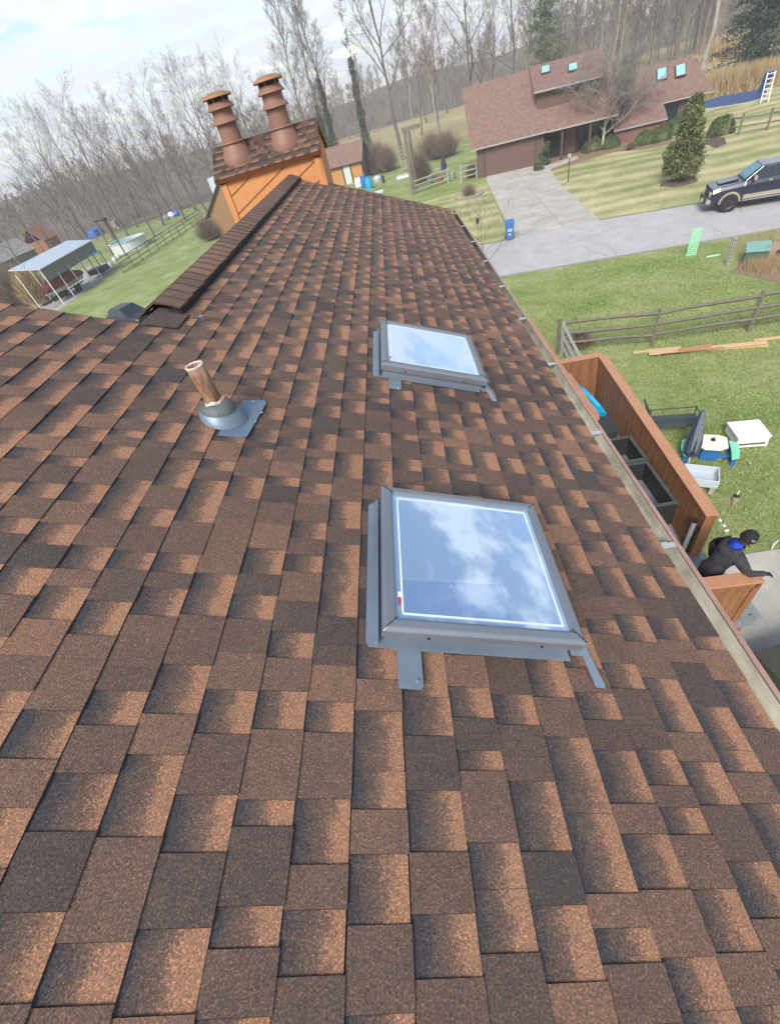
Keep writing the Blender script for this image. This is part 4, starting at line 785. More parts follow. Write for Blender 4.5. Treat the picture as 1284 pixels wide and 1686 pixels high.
for s,yy in ((-1,.0),(1,1.90)):
    for (xa,xb,xc,xd) in ((.86,1.80,1.80,1.36),(1.90,2.86,2.74,1.90)):
        def yv(z): return (.09+(z-1.36)/.56*.13-.012) if s<0 else 1.90-(.09+(z-1.36)/.56*.13-.012)
        mb=MB(); mb.add([(xa,yv(1.44),1.44),(xb,yv(1.44),1.44),(xc,yv(1.85),1.85),(xd,yv(1.85),1.85)],[(0,1,2,3)]); mb.build('side_window','glass_dark',t)
        mb=MB(); mb.bar((xd,yv(1.865),1.868),(xc,yv(1.865),1.868),.012,.03); mb.build('window_visor','chrome',t)
    y0=-.02 if s<0 else 1.88
    mb=MB(); mb.box(.62,3.0,y0,y0+.04,.52,.72); mb.box(3.95,4.72,y0,y0+.04,.58,.74); mb.build('lower_trim','truck_tan',t)
    mb=MB(); yb=-.10 if s<0 else 1.86; mb.box(.60,2.95,yb,yb+.14,.44,.49); mb.build('running_board','chrome',t,bevel=.01)
    mb=MB(); mb.box(.86,1.0,-.24 if s<0 else 1.90,0.0 if s<0 else 2.14,1.38,1.58); mb.build('wing_mirror','truck_tan',t,bevel=.03)
    for x in (1.62,2.62): mb=MB(); mb.box(x,x+.16,-.03 if s<0 else 1.90,-.0 if s<0 else 1.93,1.20,1.27); mb.build('door_handle','truck_tan',t,bevel=.01)
    for wx in (.0,3.62):
        wy=-.0 if s<0 else 1.90
        mb=MB(); sgn=s
        arc=[(wx+.53*math.cos(q_),.44+.53*math.sin(q_)) for q_ in [math.pi*k/10 for k in range(11)]]; inn=[(wx+.43*math.cos(q_),.44+.43*math.sin(q_)) for q_ in [math.pi*k/10 for k in range(11)]]
        for k in range(10):
            y1_=-.045 if s<0 else 1.945; y2_=.03 if s<0 else 1.87
            mb.add([(arc[k][0],y1_,arc[k][1]),(arc[k+1][0],y1_,arc[k+1][1]),(inn[k+1][0],y1_,inn[k+1][1]),(inn[k][0],y1_,inn[k][1]),(arc[k][0],y2_,arc[k][1]),(arc[k+1][0],y2_,arc[k+1][1]),(inn[k+1][0],y2_,inn[k+1][1]),(inn[k][0],y2_,inn[k][1])],[(0,1,2,3),(4,5,1,0),(7,6,2,3)])
        mb.build('fender_flare','truck_tan',t)
        mb=MB(); yy0=-.022 if s<0 else 1.922
        mb.add([(wx,yy0,.44)]+[(p_[0],yy0,p_[1]) for p_ in inn]+[(wx-.43,yy0,.3),(wx+.43,yy0,.3)],[tuple([0]+[k,k+1]) for k in range(1,11)]+[(0,11,12),(0,12,13),(0,13,1)]); mb.build('wheel_arch','black_metal',t)
        mb=MB(); mb.lathe([(.27,-.14),(.40,-.14),(.435,-.10),(.435,.10),(.40,.14),(.27,.14)],(0,0,0),24); mb.xf(Matrix.Translation((wx,wy+(-.02 if s<0 else .02),.435))@Matrix.Rotation(math.pi/2,4,'X')); wo=mb.build('wheel','tyre',t)
        mb=MB(); mb.lathe([(0,-.13),(.06,-.13),(.08,-.09),(.22,-.08),(.275,-.125),(.28,.12),(.22,.08),(.08,.09),(.06,.13),(0,.13)],(0,0,0),10); mb.xf(Matrix.Translation((wx,wy+(-.02 if s<0 else .02),.435))@Matrix.Rotation(math.pi/2,4,'X')); mb.build('rim','rim',wo)
mb=MB(); mb.box(-1.0,-.975,.50,1.40,.74,1.08); mb.build('grille','black_metal',t,bevel=.02)
for y in (.16,1.42): mb=MB(); mb.box(-.99,-.90,y,y+.32,.80,1.06); mb.build('headlight','lamp_lens',t,bevel=.03)
mb=MB(); mb.box(-1.12,-.88,.06,1.84,.50,.70); mb.build('bumper','truck_tan',t,bevel=.04)
mb=MB(); mb.box(-1.14,-1.10,.45,1.45,.56,.80); mb.box(-1.15,-1.11,.30,.42,.50,.86); mb.box(-1.15,-1.11,1.48,1.60,.50,.86); mb.build('bull_bar','black_metal',t,bevel=.01)
mb=MB(); mb.box(-1.16,-1.145,.78,1.10,.56,.68); mb.build('number_plate','white_plate',t)
mb=MB(); mb.loft([[(-.60,.55,1.29),(-.60,1.35,1.29),(.40,1.35,1.36),(.40,.55,1.36)],[(-.50,.62,1.325),(-.50,1.28,1.325),(.35,1.28,1.40),(.35,.62,1.40)]]); mb.build('hood_bulge','truck_paint',t,bevel=.02)
mb=MB(); mb.box(3.1,4.72,.12,1.78,1.425,1.45); mb.build('bed_cover','black_metal',t)
# ------------------------------------------------------------------ neighbour's house
NO=Vector((8.28,54.63,-5.6)); NR=math.radians(-13.1)
nh=thing('brown_house','long brown neighbouring house with red-brown roof and four skylights across the road','house',(NO.x,NO.y,NO.z),NR)
zg=GZ-NO.z
def roofp(name,quad,th=.12,par=nh,m_='n_roof'):
    mb=MB(); mb.slab(quad,th); return mb.build(name,m_,par)
r1=roofp('roof',[(-.15,-.45,-.25),(6.9,-.45,-.25),(5.2,5,4.05),(-1.1,5,4.05)])
roofp('roof',[(-1.1,5.01,4.05),(5.2,5.01,4.05),(6.5,10.3,-.1),(-.1,10.3,-.1)])
mb=MB(); mb.loft([[(.35,0,zg),(.35,10,zg),(.35,10,-.05),(.05,5,3.85),(.35,0,-.05)],[(6.6,0,zg),(6.6,10,zg),(6.6,10,-.05),(5.6,5,3.85),(6.6,0,-.05)]]); mb.build('wall','n_wall',nh)
# middle section: long lower slope and porch
rm=roofp('roof',[(6.92,-.45,-.28),(12.8,-.45,-.30),(12.8,4.2,3.3),(5.35,4.2,3.3)])
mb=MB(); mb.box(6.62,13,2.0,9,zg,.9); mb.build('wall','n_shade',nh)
# upper storey
ru=roofp('roof',[(5.65,1.0,2.55),(11.4,.9,2.42),(11.75,5,3.98),(5.25,5,4.2)])
roofp('roof',[(5.25,5.01,4.2),(11.75,5.01,3.98),(11.4,9,2.4),(5.65,9,2.5)])
mb=MB(); mb.box(5.95,11.1,1.45,8.6,.5,2.5); mb.add([(5.95,1.45,2.5),(5.95,8.6,2.5),(5.95,5,4.0),(11.1,1.45,2.45),(11.1,8.6,2.45),(11.1,5,3.85)],[(0,1,2),(3,5,4)]); mb.build('wall','n_wall',nh)
# right section
r3=roofp('roof',[(12.75,.70,-1.54),(17.1,.70,-1.54),(16.75,2.0,-.5),(20.7,2.0,-.55),(19.2,5,1.82),(11.6,5,2.1)])
roofp('roof',[(11.6,5.01,2.1),(19.2,5.01,1.82),(20.7,8.2,-.6),(12.7,8.2,-.5)])
mb=MB(); mb.loft([[(12.9,1.0,zg),(12.9,7.8,zg),(12.9,7.8,-.65),(12.9,5,1.85),(12.9,1.0,-1.5)],[(16.7,1.0,zg),(16.7,7.8,zg),(16.7,7.8,-.65),(16.7,5,1.8),(16.7,1.0,-1.5)]])
mb.loft([[(16.71,2.5,zg),(16.71,7.8,zg),(16.71,7.8,-.65),(16.71,5,1.7),(16.71,2.5,-.3)],[(20.2,2.5,zg),(20.2,7.8,zg),(20.2,7.8,-.65),(19.6,5,1.6),(20.2,2.5,-.3)]]); mb.build('wall','n_wall',nh)
mb=MB(); 
for q in (((-.15,-.47,-.32),(6.9,-.47,-.32)),((6.92,-.47,-.35),(12.8,-.47,-.37)),((5.65,.97,2.48),(11.4,.87,2.35)),((12.75,.67,-1.62),(17.1,.67,-1.62)),((16.75,1.96,-.60),(20.7,1.96,-.65))): mb.bar(q[0],q[1],.09,.12)
mb.build('gutter','n_eave',nh)
class _B:
    def box(s,*a): MB().box(*a).build('siding_batten','n_trim',nh)
mb=_B()
for k in range(21):
    x=.5+.30*k
    if x<6.5: mb.box(x-.02,x+.02,-.018,-.002,zg+(2.25 if 1.0<x<5.9 else 0),-.10)
for k in range(16): mb.box(6.1+.32*k-.02,6.1+.32*k+.02,1.432,1.448,.9,2.45)
for k in range(11): mb.box(16.9+.31*k-.02,16.9+.31*k+.02,2.482,2.498,zg,-.7)
gd=MB(); gd.box(1.15,5.75,-.04,.0,zg,-.50); gdo=gd.build('garage_door','n_door',nh); mb=MB()
for k in range(1,4): mb.box(1.15,5.75,-.047,-.041,zg+k*.55-.012,zg+k*.55+.012)
mb.build('panel_line','n_trim',gdo); mb=MB(); mb.box(.98,1.14,-.05,.0,zg,-.36); mb.box(5.76,5.92,-.05,0,zg,-.36); mb.box(1.14,5.76,-.05,0,-.49,-.36); mb.build('door_frame','n_trim',gdo)
for x in (3.45,): mb=MB(); mb.box(x-.08,x+.08,-.14,-.051,-.30,-.12); mb.build('garage_lamp','black_metal',nh)
mb=MB(); mb.box(8.6,9.6,1.93,1.99,zg+.1,-.5); mb.build('front_door','brick',nh); 
for x0,x1 in ((10.0,12.5),): mb=MB(); mb.box(x0,x1,1.9,1.98,zg+.4,-.4); mb.build('window','glass_dark',nh)
for x in (8.2,10.6): mb=MB(); mb.box(x-.1,x+.1,-.3,-.1,zg,-.4); mb.build('porch_post','n_trim',nh)
mb=MB(); mb.box(12.95,16.6,.90,.98,zg,-1.7); mb.build('brick_wall','brick',nh)
for x0,x1 in ((17.3,18.2),(18.9,19.6)): mb=MB(); mb.box(x0,x1,2.42,2.49,-2.0,-1.0); w0=mb.build('window','glass_dark',nh); mb=MB(); mb.box(x0-.08,x0-.01,2.40,2.49,-2.05,-.95); mb.box(x1+.01,x1+.08,2.40,2.49,-2.05,-.95); mb.build('window_frame','n_trim',w0)
# four roof windows
RN=Matrix.Rotation(-NR,3,'Z')
def on_plane(px,py,p0,nrm):
    r=RN@ray(px,py); o=RN@(-NO); s=(Vector(p0)-o).dot(nrm)/r.dot(nrm); return o+r*s
for (px,py,quad) in ((898,115,((5.65,1.0,2.55),(11.4,.9,2.42),(5.25,5,4.2))),(943,111,((5.65,1.0,2.55),(11.4,.9,2.42),(5.25,5,4.2))),(1089,122,((12.75,.70,-1.54),(17.1,.70,-1.54),(11.6,5,2.1))),(1120,116,((12.75,.70,-1.54),(17.1,.70,-1.54),(11.6,5,2.1)))):
    a,b_,c=[Vector(x) for x in quad]; nn=(b_-a).cross(c-a).normalized(); ux=(b_-a).normalized(); uy=nn.cross(ux); p=on_plane(px,py,a,nn)
    hw,hh=.34,.50
    mb=MB(); mb.slab([p-ux*(hw+.07)-uy*(hh+.07)+nn*.10,p+ux*(hw+.07)-uy*(hh+.07)+nn*.10,p+ux*(hw+.07)+uy*(hh+.07)+nn*.10,p-ux*(hw+.07)+uy*(hh+.07)+nn*.10],.12); s_=mb.build('skylight','n_trim',nh)
    mb=MB(); mb.slab([p-ux*hw-uy*hh+nn*.12,p+ux*hw-uy*hh+nn*.12,p+ux*hw+uy*hh+nn*.12,p-ux*hw+uy*hh+nn*.12],.015); mb.build('pane','glass_cyan',s_)
# ------------------------------------------------------------------ vegetation builders
def rib(mb,a,b_,w,r):
    d=(b_-a); s=d.cross(Vector((r.uniform(-1,1),r.uniform(-1,1),r.uniform(-1,1))))
    if s.length<1e-6: return
    s=s.normalized()*w/2; n=len(mb.v); mb.v+= [tuple(a-s),tuple(a+s),tuple(b_)]; mb.f.append((n,n+1,n+2))
def bare_tree(seed,H=20,spread=.32,nl=15,low=.28,trunk_r=.011,twm='twig',brm='bark_grey',tw=.030,dens=1.0,upright=.75,fork=0):
    r=random.Random(seed); tm=MB(); cm=MB()
    pts=[Vector((0,0,0))]; nseg=9; lean=Vector((r.uniform(-.02,.02),r.uniform(-.02,.02),0))
    for i in range(1,nseg+1): pts.append(pts[-1]+Vector((r.uniform(-.018,.018),r.uniform(-.018,.018),0))*H+lean*H/nseg+Vector((0,0,H*.88/nseg)))
    rad=[trunk_r*H*(1-.93*(i/nseg)**.8)*(1.25 if i==0 else 1) for i in range(nseg+1)]
    tm.tube(pts,rad,7)
    def at(f): 
        x=f*nseg; i=min(int(x),nseg-1); return pts[i].lerp(pts[i+1],x-i), rad[i]
    def grow(p,d,L,rr,lv):
        n=4 if lv==0 else (3 if lv==1 else 2); q=[p]; dd=d.normalized()
        for i in range(n):
            dd=(dd+Vector((r.uniform(-.26,.26),r.uniform(-.26,.26),r.uniform(-.10,.26))) ).normalized(); q.append(q[-1]+dd*L/n)
        if lv==0: tm.tube(q,[rr*(1-.8*i/n) for i in range(n+1)],5,False)
        elif lv==1: cm.tube(q,[rr*(1-.75*i/n) for i in range(n+1)],3,False)
        else:
            for i in range(n): rib(cm,q[i],q[i+1]+(q[i+1]-q[i])*.15,rr*1.35*(1-.3*i),r)
        k={0:7,1:6,2:5}.get(lv,0)*dens
        k=int(k+r.random())
        if lv<3 and k:
            for j in range(k):
                f=.22+.78*(j+r.random())/k; x=f*n; i=min(int(x),n-1); s=q[i].lerp(q[i+1],min(1,x-i)); ax=(q[i+1]-q[i]).normalized()
                side=ax.orthogonal().normalized(); side=Matrix.Rotation(r.uniform(0,6.283),3,ax)@side
                nd=(ax*.75+side*r.uniform(.5,1.05)+Vector((0,0,.22*upright))).normalized()
                if lv==2: rib(cm,s,s+nd*L*r.uniform(.5,.95),tw*.8,r)
                else: grow(s,nd,L*r.uniform(.38,.60)*(1.05-.35*f),max(rr*.42,tw*.6),lv+1)
    for j in range(nl):
        f=low+(1-low)*(j+r.random()*.8)/nl; s,rr=at(min(f,.99)); az=j*2.4+r.uniform(-.5,.5)
        el=r.uniform(.62,1.05)*upright+.2*f
        d=Vector((math.cos(az)*math.cos(el),math.sin(az)*math.cos(el),math.sin(el)))
        L=H*spread*(1.30-.85*f)*r.uniform(.75,1.2)*(1 if f>low+.08 else .8)
        grow(s,d,L,max(rr*.5,tw),0)
    grow(pts[-1],Vector((0,0,1)),H*.13,rad[-1]+tw*.4,0)
    return tm,cm
def tree_proto(name,label,cat,group,args,brm,twm,extra=None):
    t=thing(name,label,cat,(0,0,0),0,group); tm,cm=bare_tree(**args); tm.build('trunk',brm,t); cm.build('crown',twm,t)
    if extra: extra(t)
    return t
protos=[]
LB='tall bare grey-brown tree at the edge of the wood on the left, behind the lawn'
for s in range(6):
    protos.append(tree_proto('bare_tree',LB,'tree','bare trees at the wood edge',dict(seed=20+s,H=21+2*(s%3),spread=.34+.04*(s%3),nl=12,low=.30,tw=.040,dens=.85,upright=.85,trunk_r=.0125),'bark_grey','twig'))
used=set()
def put(i,x,y,sc,rz,label=None,group='bare trees at the wood edge'):
    p=protos[i]
    if i not in used: used.add(i); o=p
    else: o=copy_tree(p)
    o.location=(x,y,GZ); o.scale=(sc,sc,sc); o.rotation_euler.z=rz
    o['label']=label or LB; o['group']=group; return o
r=random.Random(11)
# left wood edge: fan of trees by bearing
def bearing(px,py,dist):
    v=ray(px,py); k=dist/math.hypot(v.x,v.y); return v.x*k,v.y*k
LEFT=[(-40,400,88),(10,400,80),(45,380,100),(70,380,86),(95,370,110),(120,370,92),(150,360,84),(165,355,105),(190,350,92),(212,345,112),(232,345,88),(255,340,100),(275,335,120),(292,332,96),(312,325,108),(330,322,98),(350,310,122),(372,300,130),(395,290,118),(20,410,115),(140,380,125),(225,350,135),(-70,420,100)]
for k,(px,py,dist) in enumerate(LEFT):
    x,y=bearing(px,py,dist); sc=r.uniform(.82,1.05)*(.55 if px<60 else .67 if px<130 else .76)*(dist/100)
    put(k%6,x,y,sc,r.uniform(0,6.28))
LB2='bare tree standing beyond the tan field and the neighbouring house'
for k,(px,py,dist) in enumerate([(700,180,150),(735,175,165),(790,120,100),(815,118,112),(842,112,108),(868,100,120),(905,80,118),(925,80,128),(950,70,120),(975,70,130),(1000,60,122),(1030,50,128),(1060,40,135),(1085,40,118),(1115,40,122),(1140,30,130),(1175,30,115),(770,140,92),(690,190,120),(720,185,112)]):
    x,y=bearing(px,py,dist); put(k%6,x,y,r.uniform(.62,.95),r.uniform(0,6.28),LB2,'bare trees beyond the field')
LB3='bare tree in the wood behind the chimney flues'
for k,(px,py,dist) in enumerate([(430,270,125),(455,260,140),(475,255,118),(515,250,130),(405,280,150),(605,230,150)]):
    x,y=bearing(px,py,dist); put((k+2)%6,x,y,r.uniform(.62,.85),r.uniform(0,6.28),('bare tree behind the chimney, between its two flues','bare tree just left of the right flue, behind it','bare tree directly behind the right chimney flue','bare tree right behind the right end of the chimney roof','bare tree seen through the gap left of the two flues','bare tree beyond the small shed, right of the ivy covered trees')[k],'bare trees behind the chimney')
# ivy clad group
def ivy(t,H,r0,seed,rr=.7):
    r_=random.Random(seed); mb=MB()
    for i in range(3600):
        z=H*(r_.random()**1.1); w_=rr*(1-.62*z/H)*r_.uniform(.3,1.15)*(1+.25*math.sin(z*2+seed)); a=r_.uniform(0,6.283); p=Vector((w_*math.cos(a),w_*math.sin(a),z))
        d=Vector((r_.uniform(-1,1),r_.uniform(-1,1),r_.uniform(-1,1)))*.16; e=Vector((r_.uniform(-1,1),r_.uniform(-1,1),r_.uniform(-1,1)))*.16
        n=len(mb.v); mb.v+=[tuple(p-d),tuple(p+e),tuple(p+d)]; mb.f.append((n,n+1,n+2))
    mb.build('ivy','ivy',t)
for k,(px,py,dist,H,iv,lab) in enumerate([(553,252,100,25,12,'ivy covered bare tree, the one leaning closest behind the chimney right edge'),(540,250,104,27,9,'tall forked bare tree with ivy at its foot just right of the chimney'),(606,250,98,19,13,'upright tree thick with ivy, rightmost of the ivy covered ones behind the small shed'),(520,255,108,25,7,'bare tree with ivy low on its trunk at the chimney roof corner')]):
    x,y=bearing(px,py,dist); t=thing('ivy_tree',lab,'tree',(x,y,GZ)); tm,cm=bare_tree(seed=60+k,H=H,spread=.24 if k!=2 else .12,nl=13,low=.42 if k!=2 else .2,tw=.045,upright=1.15); tm.build('trunk','bark_grey',t); cm.build('crown','twig',t); ivy(t,iv,0,k,.85 if k!=3 else .6)
x,y=bearing(664,262,88); t=thing('bare_tree','tallest bare tree, open crown against the sky between chimney and brown house','tree',(x,y,GZ)); tm,cm=bare_tree(seed=77,H=27,spread=.38,nl=16,low=.33,tw=.042,trunk_r=.012,upright=.9); tm.build('trunk','bark_grey',t); cm.build('crown','twig',t)
x,y=bearing(722,245,84); t=thing('bare_tree','slender reddish bare tree behind the garden bushes, left of the brown house','tree',(x,y,GZ)); tm,cm=bare_tree(seed=78,H=19,spread=.25,nl=14,low=.3,tw=.035,trunk_r=.008,upright=1.1); tm.build('trunk','bark_pale',t); cm.build('crown','twig_red',t)
x,y=bearing(688,250,92); t=thing('bare_tree','thin pale bare tree between the tallest tree and the reddish one','tree',(x,y,GZ)); tm,cm=bare_tree(seed=79,H=21,spread=.2,nl=12,low=.35,tw=.035,trunk_r=.008,upright=1.2); tm.build('trunk','bark_pale',t); cm.build('crown','twig',t)
x,y=bearing(1162,85,100); t=thing('sycamore_tree','pale barked crooked bare tree behind the right end of the brown house','tree',(x,y,GZ)); tm,cm=bare_tree(seed=81,H=22,spread=.22,nl=10,low=.45,tw=.04,trunk_r=.016,upright=1.1); tm.build('trunk','bark_pale',t); cm.build('crown','twig',t)
for k,(px,py,d_) in enumerate(((985,92,84),(1003,92,86),(1020,90,88))):
    x,y=bearing(px,py,d_); t=thing('birch_tree',('leftmost','middle','rightmost')[k]+' pale slim trunk of the clump rising behind the roof of the brown house','tree',(x,y,GZ),group='pale trunks behind the brown house'); tm,cm=bare_tree(seed=90+k,H=17,spread=.16,nl=9,low=.4,tw=.035,trunk_r=.008,upright=1.4); tm.build('trunk','bark_pale',t); cm.build('crown','twig',t)
# near bare tree at the far left with reaching branches
x,y=bearing(-60,470,34); t=thing('bare_tree','near bare tree at the left edge reaching thin branches over the boat shelter','tree',(x,y,GZ)); tm,cm=bare_tree(seed=97,H=8.5,spread=.62,nl=8,low=.35,tw=.018,trunk_r=.009,upright=.45,dens=.6); tm.build('trunk','bark_grey',t); cm.build('crown','twig',t)
# maple in front of the brown house
c=G(993,246); t=thing('maple_tree','wide spreading bare grey tree in front of the brown house','tree',tuple(c)); tm,cm=bare_tree(seed=41,H=5.6,spread=.80,nl=19,low=.22,tw=.020,trunk_r=.030,upright=.5,dens=1.5); tm.build('trunk','bark_pale',t); cm.build('crown','maple_twig',t)
# bare shrub tree at the gutter end
c=G(800,450); t=thing('bare_shrub','leafless shrub with curved grey branches showing past the gutter by the road','shrub',tuple(c)); tm,cm=bare_tree(seed=43,H=3.2,spread=.75,nl=10,low=.15,tw=.012,trunk_r=.014,upright=.5,dens=.7); tm.build('trunk','bark_grey',t); cm.build('crown','twig',t)
# far woods, one mass
def far_woods():
    mb=MB(); r=random.Random(5)
    base=[]
    for s in range(7):
        m_=MB(); rr=random.Random(200+s); H=13
        pts=[Vector((0,0,0)),Vector((rr.uniform(-.3,.3),rr.uniform(-.3,.3),H*.5)),Vector((rr.uniform(-.5,.5),rr.uniform(-.5,.5),H))]
        m_.tube(pts,[.16,.11,.03],4,False)
        for j in range(26):
            f=.12+.88*rr.random()**.8; s0=pts[0].lerp(pts[2],f); az=rr.uniform(0,6.28); L=H*.26*(1.1-.7*f); d=Vector((math.cos(az)*.7,math.sin(az)*.7,.9)).normalized(); e=s0+d*L; rib(m_,s0,e,.11,rr)
            for q in range(9):
                g0=s0.lerp(e,rr.uniform(.2,1)); dd=(d+Vector((rr.uniform(-.8,.8),rr.uniform(-.8,.8),rr.uniform(-.2,.6)))).normalized(); rib(m_,g0,g0+dd*L*rr.uniform(.3,.6),.09,rr)
        base.append(m_)
    def plant(x,y,h):
        b_=r.choice(base); sc=h/13; a=r.uniform(0,6.28); ca,sa=math.cos(a),math.sin(a); n=len(mb.v)
        z0=GZ
        if y>190+abs(x)*.03: z0=GZ+min(9,(y-190)*.2)
        mb.v+= [(x+(p[0]*ca-p[1]*sa)*sc*1.15, y+(p[0]*sa+p[1]*ca)*sc*1.15, z0+p[2]*sc) for p in b_.v]; mb.f+=[tuple(i+n for i in f) for f in b_.f]
    for i in range(330):      # left
        px=r.uniform(-120,560); d=r.uniform(112,230); x,y=bearing(px,400-.33*px,d); plant(x,y,r.uniform(8,13))
    for i in range(300):      # behind field and house
        px=r.uniform(500,1400); d=r.uniform(165,235) if px<860 else r.uniform(128,200); x,y=bearing(px,200-.12*(px-500),d); plant(x,y,r.uniform(8.5,12) if px<860 else r.uniform(11,19))
    tag(mb.build('far_woods','twig_far'),'mass of leafless brown woodland filling the far background','woodland',kind='stuff')
far_woods()
# evergreens
def conifer(H,R,seed,nm,m_,lab,loc,n=9000,trunk=.16,leaf=.28,layers=True):
    r=random.Random(seed); t=thing(nm,lab,'tree',tuple(loc)); mb=MB(); mb.tube([(0,0,0),(0,0,H*.95)],[trunk,.03],7); mb.build('trunk','bark_grey',t); mb=MB()
    nb=int(H*7)
    for b_ in range(nb):
        f=.08+.92*(b_+r.random())/nb; az=r.uniform(0,6.283); L=R*(1-f)**.8*r.uniform(.7,1.12)+.2; z=H*f; d=Vector((math.cos(az),math.sin(az),r.uniform(-.12,.18)))
        m=max(6,int(n/nb))
        for q in range(m):
            u=r.random()**.6; p=Vector((0,0,z))+d*L*u; sp=leaf*1.1*(1.2-.5*u); p+=Vector((r.gauss(0,sp),r.gauss(0,sp),r.gauss(0,sp*.5)-.05*L*u))
            a=Vector((r.uniform(-1,1),r.uniform(-1,1),r.uniform(-.6,.6)))*leaf*.5; c=Vector((r.uniform(-1,1),r.uniform(-1,1),r.uniform(-.6,.6)))*leaf*.35
            k=len(mb.v); mb.v+=[tuple(p-a),tuple(p+c),tuple(p+a)]; mb.f.append((k,k+1,k+2))
    mb.build('crown',m_,t); return t
x,y=bearing(895,85,92); conifer(17,4.2,301,'pine_tree','pine','tall yellowish green pine rising behind the middle roof of the brown house',(x,y,GZ),12000,leaf=.42)
for k,(px,py,d,H,R,lab) in enumerate(((1228,90,84,11,4.2,'dark spruce behind the pool, the one nearer the brown house'),(1272,80,80,14,5,'dark spruce behind the pool at the right edge of the photo'))):
    x,y=bearing(px,py,d); conifer(H,R,310+k,'spruce_tree','dark_pine',lab,(x,y,GZ),9000,leaf=.5)
def blob_plant(name,label,cat,loc,R,H,m_,n=2500,leaf=.10,seed=1,cone=False,clump=10,trunk=True,group=None,twiggy=False,lift=.0):
    r=random.Random(seed); t=thing(name,label,cat,tuple(loc),0,group); mb=MB()
    if trunk: mb2=MB(); mb2.tube([(0,0,0),(0,0,H*.7)],[.05+.01*H,.02],6); mb2.build('trunk','bark_grey',t)
    cl=[]
    for i in range(clump):
        a=r.uniform(0,6.283); h=r.uniform(.05,.95); rad=R*( (1-h)**.75 if cone else math.sqrt(max(0,1-(2*h-1)**2)))*r.uniform(.35,.85); cl.append((Vector((rad*math.cos(a),rad*math.sin(a),lift+h*(H-lift))), R*r.uniform(.22,.42)*(1.1-.5*h if cone else 1)))
    for i in range(n):
        if twiggy:
            a=r.uniform(0,6.283); e=r.uniform(.35,1.45); L=r.uniform(.55,1.0); s=Vector((r.gauss(0,R*.25),r.gauss(0,R*.25),0))
            tip=Vector((R*L*math.cos(a)*math.cos(e)*1.2,R*L*math.sin(a)*math.cos(e)*1.2,H*L*math.sin(e))); m0=s.lerp(tip,r.uniform(.1,.75)); tip+=Vector((r.gauss(0,R*.08),r.gauss(0,R*.08),r.gauss(0,H*.05))); tip.z=max(tip.z,.02); rib(mb,m0,tip,leaf,r); continue
        c,q=r.choice(cl); v=Vector((r.gauss(0,1),r.gauss(0,1),r.gauss(0,1))).normalized()*q*r.uniform(.55,1.05); p=c+v
        if p.z<.03: p.z=.03+r.random()*.1
        a=Vector((r.uniform(-1,1),r.uniform(-1,1),r.uniform(-1,1)))*leaf*.6; b_=Vector((r.uniform(-1,1),r.uniform(-1,1),r.uniform(-1,1)))*leaf*.5
        k=len(mb.v); mb.v+=[tuple(p-a),tuple(p+b_),tuple(p+a),tuple(p-b_)]; mb.f.append((k,k+1,k+2,k+3))
    mb.build('crown' if cat=='tree' else 'foliage',m_,t); return t
c=G(1118,300); blob_plant('magnolia_tree','conical evergreen tree with bronze green leaves on the striped lawn','tree',c,1.35,4.3,'magnolia',15000,.12,5,True,95,lift=.35)
mb=MB(); mb.lathe([(1.05,.0),(.95,.10),(.5,.16),(0,.18)],(0,0,0),24); 
mb.v=[(a*(1+.12*math.sin(5*math.atan2(b_,a))),b_,z) for a,b_,z in mb.v]; o=mb.build('mulch_ring','mulch',smooth=True); o.location=c; tag(o,kind='structure')
def hedge(px,py,R,H,lab,seed,m_='boxwood'): 
    c=G(px,py); r=random.Random(seed); t=thing('clipped_bush',lab,'bush',(c.x,c.y,GZ)); mb=MB()
    for i in range(3800):
        v=Vector((r.gauss(0,1),r.gauss(0,1),abs(r.gauss(0,1)))).normalized(); q=1+r.uniform(-.12,.04)+.05*math.sin(v.x*6+seed)+.05*math.sin(v.y*7); p=Vector((v.x*R*q,v.y*R*q*.9,v.z*H*q)); a=Vector((r.uniform(-1,1),r.uniform(-1,1),r.uniform(-1,1)))*.055; b_=Vector((r.uniform(-1,1),r.uniform(-1,1),r.uniform(-1,1)))*.045
        k=len(mb.v); mb.v+=[tuple(p-a),tuple(p+b_),tuple(p+a),tuple(p-b_)]; mb.f.append((k,k+1,k+2,k+3))
    mb.lathe([(R*.88,0),(R*.9,H*.25),(R*.75,H*.6),(R*.4,H*.85),(0,H*.9)],(0,0,0),18); mb.build('foliage',m_,t)
hedge(976,248,.95,1.05,'rounded green bush left of the bare spreading tree',1); hedge(1004,243,.85,.9,'rounded green bush right behind the trunk of the spreading tree',2)
hedge(1062,236,1.0,.9,'left half of the low clipped hedge under the right wing',3); hedge(1083,232,1.0,.95,'right half of the low clipped hedge under the right wing',4); hedge(1185,221,.95,1.15,'round clipped bush right of the conical tree',5); hedge(1108,222,.8,1.2,'dark clipped bush at the wall partly behind the conical tree',6)
c=G(897,272); blob_plant('evergreen_shrub','loose upright green shrub beside the garage door','shrub',c,.55,1.9,'boxwood',1500,.12,21,False,22)
c=G(886,280); blob_plant('evergreen_shrub','small low green shrub at the garage corner of the driveway','shrub',c,.55,.6,'boxwood',700,.1,22,False,12,trunk=False)
sheet('mulch_bed',[(G(x,y).x,G(x,y).y) for x,y in ((896,285),(950,268),(1010,250),(1060,246),(1108,236),(1100,222),(1000,232),(900,262))],GZ+.022,'leaf_litter')
sheet('mulch_bed',[(G(x,y).x,G(x,y).y) for x,y in ((1160,236),(1178,244),(1196,236),(1192,226),(1170,224))],GZ+.022,'mulch')
sheet('front_walk',[(G(x,y).x,G(x,y).y) for x,y in ((900,272),(950,256),(952,261),(903,280))],GZ+.028,'concrete')
